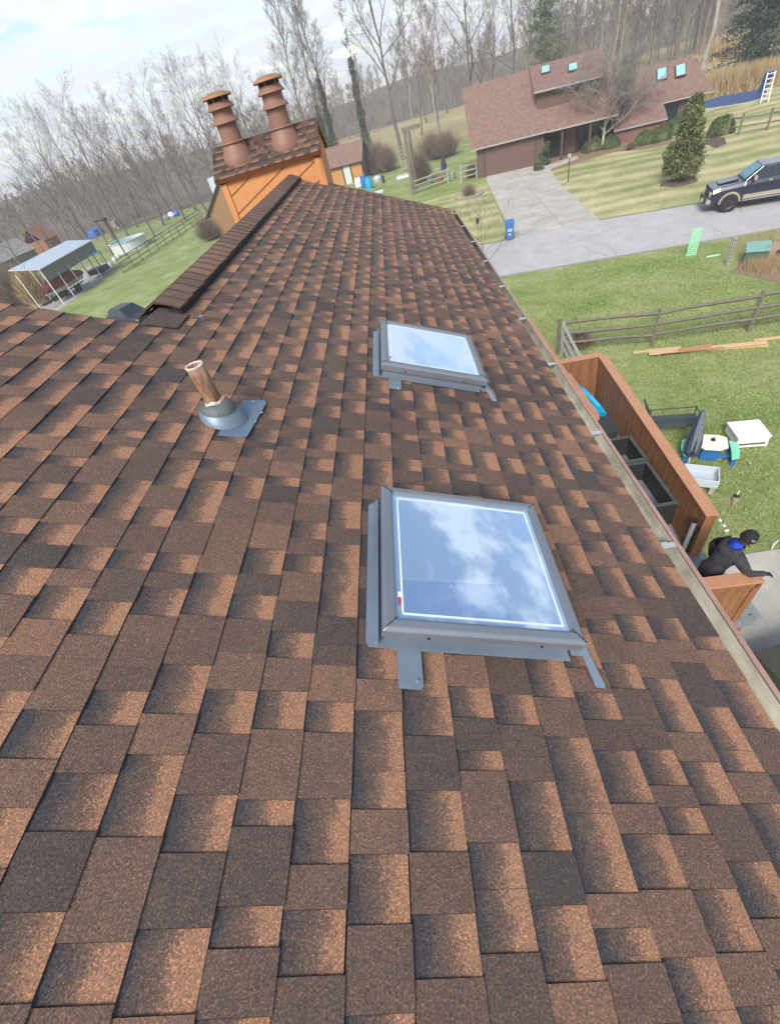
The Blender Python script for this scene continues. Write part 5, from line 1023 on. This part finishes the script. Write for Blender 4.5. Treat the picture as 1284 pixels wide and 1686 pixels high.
for px,py,R,H,lab,s in ((1038,246,.5,.7,'twiggy brown bush between the spreading tree and the hedge',31),(786,290,.6,1.4,'twiggy bare bush at the garage corner',32),(776,292,.7,1.5,'dense twiggy bush left of the garage corner bush',33),(624,284,2.6,4.4,'large rounded brown shrub mass behind the small shed',34),(640,282,2.0,3.6,'large shrub at the right side of the brown shrub mass',35),(712,262,2.8,3.6,'broad leafless hedge behind the garden clutter',36),(735,258,2.6,3.4,'leafless hedge part nearest the brown house',37),(694,300,1.6,3.4,'dark leafless shrub behind the timber upright',38),(348,395,1.9,2.9,'round brown leafless bush beside the shingled shed',39)):
    blob_plant('leafless_shrub',lab,'shrub',G(px,py),R,H,'dry_shrub',2600,.035 if R>1 else .02,s,twiggy=True,trunk=False)
# brown brush mass by boat shelter and near beds
for k,(px,py,R,H) in enumerate(((-20,505,3.4,4.0),(20,503,3,4.6),(46,503,2.6,4.9),(74,501,2.0,4.3))):
    c=G(px,py); blob_plant('leafless_shrub',('tan brushy shrub at the left edge above the roof','tan brushy shrub, second from the left edge','tall tan brushy shrub left of the boat shelter','tan brushy shrub against the boat shelter posts')[k],'shrub',c,R,H,'reed' if k%2 else 'dry_shrub',3200,.06,50+k,twiggy=True,trunk=False)
c=G(772,322); blob_plant('dry_shrub','dry reddish perennials in the stone edged bed left of the driveway','shrub',c,.9,1.1,'dry_shrub',900,.02,61,twiggy=True,trunk=False)
c=G(940,560); blob_plant('leafless_shrub','low leafless shrub at the corner of the split rail fence','shrub',G(952,572),.75,.85,'dry_shrub',1300,.009,62,twiggy=True,trunk=False)
c=G(772,322); t=thing('stone_edging','curved ring of brown edging stones round the dry flower bed','edging',tuple(c))
for k in range(13):
    a=-2.9+k*.24; p=(1.25*math.cos(a),1.6*math.sin(a)*.75); mb=MB(); mb.box(-.16,.16,-.09,.09,0,.14); o=mb.build('stone','stone',t,bevel=.03); o.location=(p[0],p[1],0); o.rotation_euler.z=a+1.57
# reeds behind the pool; dry grass by utility box
def reeds(name,label,pts,H,n,m_,w,seed):
    r=random.Random(seed); c=Vector(pts[0]); t=MB()
    for i in range(n):
        p=Vector(r.choice(pts))-c+Vector((r.gauss(0,H*.35),r.gauss(0,H*.35),0)); p.z=0; tip=p+Vector((r.gauss(0,H*.18),r.gauss(0,H*.18),H*r.uniform(.6,1.1))); rib(t,p,tip,w,r)
    o=t.build(name,m_); o.location=c; tag(o,label,'grass'); return o
pp=[tuple(G(x,y)) for x,y in ((1175,156),(1190,152),(1205,150),(1222,147),(1240,144),(1260,141))]
reeds('ornamental_grass','bank of tall tan ornamental grass behind the blue covered pool',pp,2.2,5200,'reed',.07,1)
pp=[tuple(G(x,y)) for x,y in ((985,95),(1010,92),(1040,90),(1070,84),(1170,96),(1200,92))]
pp=[(55+i*4,100-i*1.0,GZ) for i in range(10)]
reeds('ornamental_grass','tall tan grass at the field edge behind the brown house roof',pp,3.0,3500,'reed',.11,2)
reeds('ornamental_grass','tan dry grass tuft growing at the side of the green transformer',[tuple(G(x,y)) for x,y in ((1238,442),(1255,446),(1270,440),(1282,436))],.55,1500,'straw',.012,3)
reeds('ornamental_grass','sparse dry stalks behind the green transformer box',[tuple(G(x,y)) for x,y in ((1225,415),(1250,408),(1275,402),(1290,415))],.9,500,'straw',.012,4)
# ------------------------------------------------------------------ pool with cover, slide
pl=[(1165,166),(1185,160),(1215,155),(1250,149),(1262,152),(1258,160),(1235,168),(1200,174),(1165,179),(1150,176),(1150,170)]
poly=[(G(x,y).x,G(x,y).y) for x,y in pl]; cx_=sum(p[0] for p in poly)/len(poly); cy_=sum(p[1] for p in poly)/len(poly)
t=thing('covered_pool','in-ground pool under a dark blue cover in the neighbouring back yard','pool',(cx_,cy_,GZ))
mb=MB(); mb.prism([((p[0]-cx_)*1.10,(p[1]-cy_)*1.10) for p in poly],.0,.07); mb.build('coping','coping',t); mb=MB(); mb.prism([(p[0]-cx_,p[1]-cy_) for p in poly],.05,.11); mb.build('pool_cover','pool_cover',t)
c=G(1258,168); t=thing('pool_slide','white ladder with a blue slide at the end of the covered pool','slide',tuple(c),math.radians(-20))
mb=MB()
for s in (-.28,.28): mb.bar((s,0,0),(s,.45,2.0),.07,.07)
mb.build('ladder_rail','white_paint',t)
for k in range(6): mb=MB(); mb.bar((-.27,.06+.075*k,.25+.33*k),(.27,.06+.075*k,.25+.33*k),.12,.05); mb.build('rung','white_paint',t)
mb=MB(); mb.slab([(-.32,.42,2.1),(.32,.42,2.1),(.32,1.0,2.0),(-.32,1.0,2.0)],.08); mb.slab([(-.30,1.0,1.95),(.30,1.0,1.95),(.30,2.3,.5),(-.30,2.3,.5)],.08); mb.build('slide_chute','tarp',t)
# ------------------------------------------------------------------ small shed, barrels, garden things
c=G(600,296); t=thing('garden_shed','small shed with pinkish brown roof, orange wall and white door','shed',(c.x,c.y,GZ),math.radians(-14))
W_,D_,Hh=6.2,4.2,2.5
mb=MB(); mb.loft([[(-W_,0,0),(-W_,D_,0),(-W_,D_,Hh),(-W_,D_/2,Hh+1.7),(-W_,0,Hh)],[(0,0,0),(0,D_,0),(0,D_,Hh),(0,D_/2,Hh+1.7),(0,0,Hh)]]); mb.build('wall','shed_orange',t)
mb=MB(); mb.add([(.012,0,0),(.012,D_,0),(.012,D_,Hh),(.012,D_/2,Hh+1.68),(.012,0,Hh)],[(0,1,2,3,4)]); mb.build('gable_wall','shed_grey',t)
mb=MB(); mb.slab([(-W_-.3,-.45,Hh-.30),(.35,-.45,Hh-.30),(.35,D_/2,Hh+1.82),(-W_-.3,D_/2,Hh+1.82)],.1); mb.slab([(-W_-.3,D_/2+.01,Hh+1.82),(.35,D_/2+.01,Hh+1.82),(.35,D_+.4,Hh-.3),(-W_-.3,D_+.4,Hh-.3)],.1); mb.build('roof','n_roof',t)
mb=MB(); mb.box(-2.75,-1.75,-.06,0,0,2.05); dd=mb.build('door','shed_door',t); mb=MB(); mb.box(-2.95,-2.76,-.08,0,0,2.2); mb.box(-1.74,-1.55,-.08,0,0,2.2); mb.build('door_frame','n_trim',dd)
mb=MB(); mb.box(.0,.1,-.1,.05,0,Hh-.2); mb.build('corner_board','n_trim',t)
for k,(px,py,sc) in enumerate(((601,309,1.0),(609,311,1.05))):
    c=G(px,py); t=thing('blue_barrel',('blue barrel beside the small shed, the left one','blue barrel beside the small shed, the right one with the brighter side')[k],'barrel',tuple(c),0,'blue barrels by the small shed'); mb=MB(); mb.lathe([(.40,0),(.42,.3),(.45,.35),(.45,.8),(.42,.85),(.40,1.25)],(0,0,0),16,True); mb.build('barrel_body',('blue_plastic','cyan_plastic')[k] if k==0 else 'barrel_blue' if 'barrel_blue' in M else 'cyan_plastic',t); mb=MB(); mb.lathe([(.42,1.25),(.42,1.30),(0,1.31)],(0,0,0),16); mb.build('barrel_lid','blue_plastic',t)
c=G(622,298); mb=MB(); mb.lathe([(.5,0),(.55,.35),(.35,.6),(0,.65)],(0,0,0),9); o=mb.build('covered_mower','pale_metal'); o.location=c; tag(o,'pale covered lump beside the blue barrels','cover')
c=G(632,301); mb=MB(); mb.box(-.15,.15,-.15,.15,0,.5); mb.lathe([(.2,.5),(.15,.75),(0,.8)],(0,0,0),8); o=mb.build('planter_pot','black_metal'); o.location=c; tag(o,'small black pot on the grass right of the blue barrels','pot')
mb=MB(); c=G(592,306); mb.slab([(-.5,-.3,0),(.5,-.3,0),(.5,.4,.9),(-.5,.4,.9)],.08); o=mb.build('leaning_sheet','white_paint'); o.location=c; tag(o,'white sheet leaning against the end of the small shed','sheet')
mb=MB(); c=G(625,318,GZ); mb.box(-.5,.5,-.2,.2,0,.3); o=mb.build('garden_box','pale_metal',bevel=.03); o.location=c; tag(o,'pale low box just above the far edge of the shingle roof','box')
# timber upright with a short crossbar
c=G(681,321); t=thing('timber_arbor','tall weathered timber upright with a mossy crosspiece at the fence end','arbor',tuple(c),math.radians(-14)); mb=MB(); mb.box(-.14,.14,-.12,.12,0,5.1); mb.build('post','old_wood',t); mb=MB(); mb.box(-.2,1.5,-.2,.2,5.1,5.4); mb.build('crosspiece','old_wood',t); mb=MB(); mb.box(-.1,.14,1.8,2.1,0,5.1); mb.build('post','old_wood',t)
# garden clutter behind the fence
c=G(701,297); t=thing('patio_umbrella','closed navy umbrella behind the wooden fence, the left one','umbrella',tuple(c),0,'closed umbrellas behind the fence'); mb=MB(); mb.lathe([(.02,0),(.03,.5),(.38,.55),(.28,1.2),(.05,2.1),(0,2.2)],(0,0,0),9); mb.build('canopy','navy_cloth',t)
c=G(732,288); t2=copy_tree(t); t2.location=c; t2['label']='closed dark umbrella behind the wooden fence, the right one beside the table'
c=G(716,292); t=thing('garden_table','pale garden table with things on it behind the wooden fence','table',tuple(c)); bxp('tabletop','pale_wood',t,(-.8,.8,-.4,.4,.7,.76)); bxp('leg','pale_wood',t,(-.75,-.68,-.35,-.28,0,.7),(.68,.75,-.35,-.28,0,.7),(-.75,-.68,.28,.35,0,.7),(.68,.75,.28,.35,0,.7))
for k,(px,py,m_,lab) in enumerate(((725,300,'rust','rusty red pot behind the wooden fence'),(708,302,'stone','grey pot behind the wooden fence'),(745,294,'pale_wood','pale wooden crate at the right end behind the fence'))):
    c=G(px,py); mb=MB(); mb.lathe([(.25,0),(.36,.5),(.38,.62),(.30,.62),(.28,.4)],(0,0,0),10); o=mb.build('garden_pot',m_); o.location=c; tag(o,lab,'pot')
c=G(666,283); t=thing('garden_trellis','pale ladder-like trellis standing in the garden behind the shed','trellis',tuple(c)); mb=MB()
for s in (-.3,.3): mb.bar((s,0,0),(s,0,2.8),.06,.06)
for k in range(7): mb.bar((-.3,0,.4+.38*k),(.3,0,.4+.38*k),.05,.05)
mb.build('trellis_frame','pale_wood',t)
c=G(666,291); t=thing('raised_bed','white low raised bed frame beside the timber upright','raised bed',tuple(c)); bxp('bed_side','white_paint',t,(-1,1,-.5,-.44,0,.25),(-1,1,.44,.5,0,.25),(-1,-.94,-.44,.44,0,.25),(.94,1,-.44,.44,0,.25)); bxp('soil','mulch',t,(-.93,.93,-.43,.43,0,.2))
# ------------------------------------------------------------------ shingled shed behind the chimney
c=G(398,383); t=thing('shingled_shed','shingle sided building with steep dark roof edge behind the chimney','shed',(c.x+2.5,c.y,GZ),math.radians(-12))
ee=G(322,360,GZ+2.9); W_=9
mb=MB(); mb.loft([[(-6.0,0,0),(4,0,0),(4,0,3.5),(-.5,0,7.2),(-6.0,0,2.6)],[(-6.0,8,0),(4,8,0),(4,8,3.5),(-.5,8,7.2),(-6.0,8,2.6)]]); mb.build('wall','shake',t)
mb=MB()
for k in range(26): z=.25+k*.24; xl=-5.98 if z<2.6 else -5.98+(z-2.6)/4.6*5.5; xr=3.98; mb.box(xl,min(xr,3.98 if z<3.5 else 3.98-(z-3.5)/3.7*4.5),-.03,-.001,z,z+.02)
mb.build('shake_line','cedar_dark',t)
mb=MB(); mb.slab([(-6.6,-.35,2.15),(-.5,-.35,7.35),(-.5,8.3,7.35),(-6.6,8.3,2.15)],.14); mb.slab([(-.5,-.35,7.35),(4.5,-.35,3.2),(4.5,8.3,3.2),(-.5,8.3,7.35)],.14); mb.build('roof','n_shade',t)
mb=MB(); mb.box(-4.9,-4.0,.9,2.4,4.0,5.6); mb.build('dormer','pale_metal',t); 
# ------------------------------------------------------------------ boat shelter and boat
A=G(106,501); B=G(180,446); ang=math.atan2(B.y-A.y,B.x-A.x); L=(Vector(B)-Vector(A)).length
t=thing('boat_shelter','open boat shelter with pale metal roof on thin white posts left of the lawn','shelter',tuple(A),ang)
Hs=3.45; Wd=2.5; L=max(L,7.5)
for k in range(6): mb=MB(); mb.tube([(L*k/5,0,0),(L*k/5,0,Hs-.9 if k else Hs)],.045,6); mb.build('post','white_paint',t)
for k in range(6): mb=MB(); mb.tube([(L*k/5,Wd,0),(L*k/5,Wd,Hs)],.045,6); mb.build('post','white_paint',t)
mb=MB(); mb.slab([(-.2,-.2,Hs-.05),(L+.2,-.2,Hs-.05),(L+.2,Wd+.2,Hs+.55),(-.2,Wd+.2,Hs+.55)],.08); mb.build('roof','pale_metal',t)
mb=MB(); mb.box(0,L,-.03,0,Hs-1.25,Hs-.06); mb.build('side_panel','shelter_side',t)
bt_=1
bt=thing('covered_boat','boat on a trailer under a dark red cover beneath the shelter','boat',tuple(A+Vector((math.cos(ang)*.3-math.sin(ang)*1.25,math.sin(ang)*.3+math.cos(ang)*1.25,0))),ang)
def hull(z0,z1,w0,w1,x0,x1,mname,nm):
    mb=MB(); rings=[]
    for f,wf,zf in ((0,.05,.25),(.12,.5,.12),(.35,.9,.03),(.7,1,0),(1,.95,0)):
        x=x0+(x1-x0)*f; rings.append([(x,-w0*wf,z0+zf),(x,-w1*wf,z1),(x,w1*wf,z1),(x,w0*wf,z0+zf)])
    mb.loft(rings); return mb.build(nm,mname,bt,bevel=.04)
bt.scale=(1.12,1.05,1.15); hull(.65,1.15,.55,1.0,0,6.4,'hull','hull')
mb=MB(); rings=[]
for f,wf,h in ((0,.08,1.2),(.12,.52,1.45),(.35,.92,2.0),(.6,1.02,2.1),(.85,1.02,1.75),(1,.97,1.3)):
    x=6.4*f; rings.append([(x,-1.02*wf,1.05),(x,-.85*wf,(1.05+h)/2+.15),(x,-.2,h),(x,.2,h),(x,.85*wf,(1.05+h)/2+.15),(x,1.02*wf,1.05)])
mb.loft(rings); mb.build('boat_cover','boat_cover',bt,bevel=.03)
mb=MB()
for s in (-.7,.7): mb.bar((-1.2,s*.1,.5),(5.8,s,.5),.08,.1)
mb.build('trailer_frame','black_metal',bt)
for x in (3.6,4.4):
    for s in (-1,1): mb=MB(); mb.lathe([(0,-.1),(.33,-.1),(.33,.1),(0,.1)],(0,0,0),14); mb.xf(Matrix.Translation((x,s*.95,.33))@Matrix.Rotation(math.pi/2,4,'X')); mb.build('trailer_wheel','tyre',bt); 
sheet('gravel_pad',[(G(x,y).x,G(x,y).y) for x,y in ((60,508),(95,512),(185,447),(178,430),(40,480))],GZ+.014,'gravel')
c=G(72,478); mb=MB(); mb.lathe([(.3,0),(.35,.6),(.3,.9),(0,.95)],(0,0,0),9); o=mb.build('plastic_drum','trans_green'); o.location=c; tag(o,'small green drum under the near end of the boat shelter','drum')
# dark trailer/enclosure behind boat and round pool
cP=G(222,412); t=thing('round_pool','above ground round pool with white wall and turquoise water behind the lawn fence','pool',(cP.x-1.5,cP.y+2.2,GZ)); mb=MB(); mb.lathe([(2.6,0),(2.6,1.25),(2.72,1.25),(2.72,1.33),(2.5,1.33),(2.5,1.1)],(0,0,0),30); mb.build('pool_wall','pool_wall',t); mb=MB(); mb.lathe([(0,0),(2.5,0)],(0,0,1.12),30); mb.build('pool_water','water',t)
c=G(232,405); t=thing('wooden_step','pale round concrete pad at the right side of the round pool','pad',tuple(c)); mb=MB(); mb.lathe([(1.1,0),(1.1,.05),(0,.06)],(0,0,0),18); mb.build('pad_top','coping',t)
a=G(208,420); t=thing('swing_frame','tall black pole frame carrying a bar over the boat and pool','swing frame',tuple(a),ang); 
mb=MB(); mb.tube([(0,0,0),(-.2,0,4.4)],.09,8); mb.build('pole','black_metal',t); mb=MB(); mb.tube([(-.2,0,4.4),(-1.6,.8,4.5)],.07,6); mb.lathe([(.3,4.2),(.35,4.5),(0,4.6)],(-.2,0,0),8); mb.build('crossbar','black_metal',t)
a=G(176,452); t=thing('dark_trailer','black framed utility trailer parked behind the boat','trailer',tuple(a),ang); bxp('trailer_box','black_metal',t,(-.3,1.6,.0,1.8,.35,.9)); mb=MB()
for x,y in ((-.3,0),(1.6,0),(-.3,1.8),(1.6,1.8)): mb.bar((x,y,.3),(x,y,2.3),.07,.07)
mb.build('trailer_posts','black_metal',t); mb=MB(); mb.slab([(-.4,-.1,2.3),(1.7,-.1,2.3),(1.7,1.9,2.5),(-.4,1.9,2.5)],.05); mb.build('trailer_roof','cyan_plastic',t)
for k,(px,py) in enumerate(((184,438),(190,430),(196,424),(180,445))):
    c=G(px,py); mb=MB(); mb.lathe([(.28,0),(.33,.25),(.2,.5),(0,.55)],(0,0,0),7); o=mb.build('storage_tub','grey_plastic'); o.location=c; tag(o,('grey tub nearest the black trailer in the row by the pool','second grey tub in the row by the pool','last grey tub in the row, by the pool wall','grey tub at the trailer wheel')[k],'tub','grey tubs by the trailer')
# things at the wood edge
c=G(160,388); t=thing('tarp_stack','bright blue tarp over a stack at the wood edge above the boat shelter','tarp',tuple(c),ang); mb=MB(); mb.loft([[(-2,-1,0),(2.2,-1,0),(2.2,1,0),(-2,1,0)],[(-1.8,-.8,1.1),(2,-.8,1.3),(2,.7,1.5),(-1.8,.8,1.2)]]); mb.build('tarp_sheet','tarp',t,bevel=.15)
c=G(196,375); t=thing('firewood_stack','tan covered firewood stack at the wood edge above the round pool','woodpile',tuple(c),ang); mb=MB(); mb.box(-1.6,1.6,-.5,.5,.3,1.5); mb.build('logs','tan_box',t,bevel=.1); mb=MB()
for x in (-1.4,-.5,.5,1.4): mb.box(x-.1,x+.1,-.5,-.3,0,.3)
mb.build('rack_leg','white_paint',t)
for k,(px,py) in enumerate(((276,362),(284,358),(292,355))):
    c=G(px,py); mb=MB(); mb.lathe([(.5,0),(.7,.4),(.4,.9),(0,1.0)],(0,0,0),7); o=mb.build('yard_debris',('stone','white_paint','tarp')[k]); o.location=c; tag(o,('grey heap at the end of the far fence','white bundle in the clutter at the far fence','small blue bundle in the clutter at the far fence')[k],'bundle')
# far left house roofs
c=G(30,455); 
for k,(px,py,d,w_,h_,m1,m2,lab) in enumerate(((-12,415,98,11,4.6,'far_roof','pale_metal','grey roofed low building at the left edge with a white edge trim'),(66,392,110,3.5,5,'rust','rust','rusty orange shed among the trees above the boat shelter'))):
    x,y=bearing(px,py,d); t=thing('outbuilding',lab,'shed',(x,y,GZ),ang-.2); mb=MB(); mb.box(-w_/2,w_/2,-2,2,0,h_*.6); mb.build('wall','shelter_side' if k==0 else 'rust',t); mb=MB(); mb.slab([(-w_/2-.2,-2.3,h_*.58),(w_/2+.2,-2.3,h_*.58),(w_/2+.2,0,h_),(-w_/2-.2,0,h_)],.1); mb.slab([(-w_/2-.2,0,h_),(w_/2+.2,0,h_),(w_/2+.2,2.3,h_*.58),(-w_/2-.2,2.3,h_*.58)],.1); mb.build('roof',m1,t); mb=MB(); mb.bar((-w_/2-.25,-2.32,h_*.58),(-w_/2-.25,0,h_),.08,.16); mb.build('rake_trim','white_paint' if k==0 else 'rust',t)
# car parked just past the roof edge
c=G(224,536); t=thing('parked_car','dark car on the left lawn, partly hidden by the roof edge','car',(c.x,c.y,GZ),math.radians(150))
mb=MB(); rings=[]
for x,z0,z1,w_ in ((-2.1,.35,.75,.75),(-1.9,.25,.85,.85),(-.9,.25,.98,.9),(1.2,.25,1.0,.9),(2.0,.3,.95,.85),(2.2,.4,.8,.78)): rings.append([(x,-w_,z0),(x,-w_,z1-.12),(x,-w_+.1,z1),(x,w_-.1,z1),(x,w_,z1-.12),(x,w_,z0)])
mb.loft(rings); mb.build('body','black_metal',t,bevel=.04); mb=MB(); mb.loft([[(-1.0,-.8,.97),(-1.0,.8,.97),(1.7,.8,.97),(1.7,-.8,.97)],[(-.3,-.62,1.45),(-.3,.62,1.45),(1.1,.62,1.45),(1.1,-.62,1.45)]]); mb.build('windows','glass_dark',t,bevel=.03)
mb=MB(); mb.box(-.28,1.08,-.60,.60,1.452,1.475); mb.build('car_roof','rim_grey',t)
for x in (-1.35,1.4):
    for s in (-.82,.82): mb=MB(); mb.lathe([(0,-.1),(.32,-.1),(.32,.1),(0,.1)],(0,0,0),16); mb.xf(Matrix.Translation((x,s,.32))@Matrix.Rotation(math.pi/2,4,'X')); mb.build('wheel','tyre',t)
# ------------------------------------------------------------------ near lawn grass tufts
mb=MB(); r=random.Random(9)
cnt=0
while cnt<42000:
    x=r.uniform(2.5,13); y=r.uniform(5.3,24)
    if x<5.3 and y<11.3: continue
    if r.random()> 1.25-(y/24): continue
    h=r.uniform(.02,.055); a=r.uniform(0,6.283); w_=.012+.0006*y
    mb.v+=[(x-w_*math.cos(a),y-w_*math.sin(a),GZ),(x+w_*math.cos(a),y+w_*math.sin(a),GZ),(x+r.gauss(0,.03),y+r.gauss(0,.03),GZ+h)]; n=len(mb.v); mb.f.append((n-3,n-2,n-1)); cnt+=1
tag(mb.build('grass','grass_blade'),'short green grass of the lawn beside the deck','grass',kind='stuff')
# fallen leaves
mb=MB()
for i in range(120):
    x=r.uniform(4.8,13); y=r.uniform(5.6,20); s=r.uniform(.02,.05); a=r.uniform(0,6.28); z=GZ+.05
    if x<5.2 and y<11: continue
    mb.v+=[(x+s*math.cos(a+q),y+s*math.sin(a+q),z+r.uniform(0,.02)) for q in (0,1.4,3.1,4.6)]; n=len(mb.v); mb.f.append((n-4,n-3,n-2,n-1))
tag(mb.build('fallen_leaves','straw'),'tan fallen leaves scattered over the green lawn','leaves',kind='stuff')

# ------------------------------------------------------------------ thin winter haze
hzm=bpy.data.materials.new('haze'); hzm.use_nodes=True; t_=hzm.node_tree; t_.nodes.clear(); o_=N(t_,'ShaderNodeOutputMaterial'); v_=N(t_,'ShaderNodeVolumePrincipled')
v_.inputs['Color'].default_value=(.93,.95,1,1); v_.inputs['Density'].default_value=.0012; t_.links.new(v_.outputs[0],o_.inputs['Volume'])
M['haze']=hzm; mb=MB(); mb.box(-620,620,-120,820,GZ-1.2,GZ+42); tag(mb.build('haze','haze'),'thin pale winter haze over the whole valley','haze',kind='stuff')
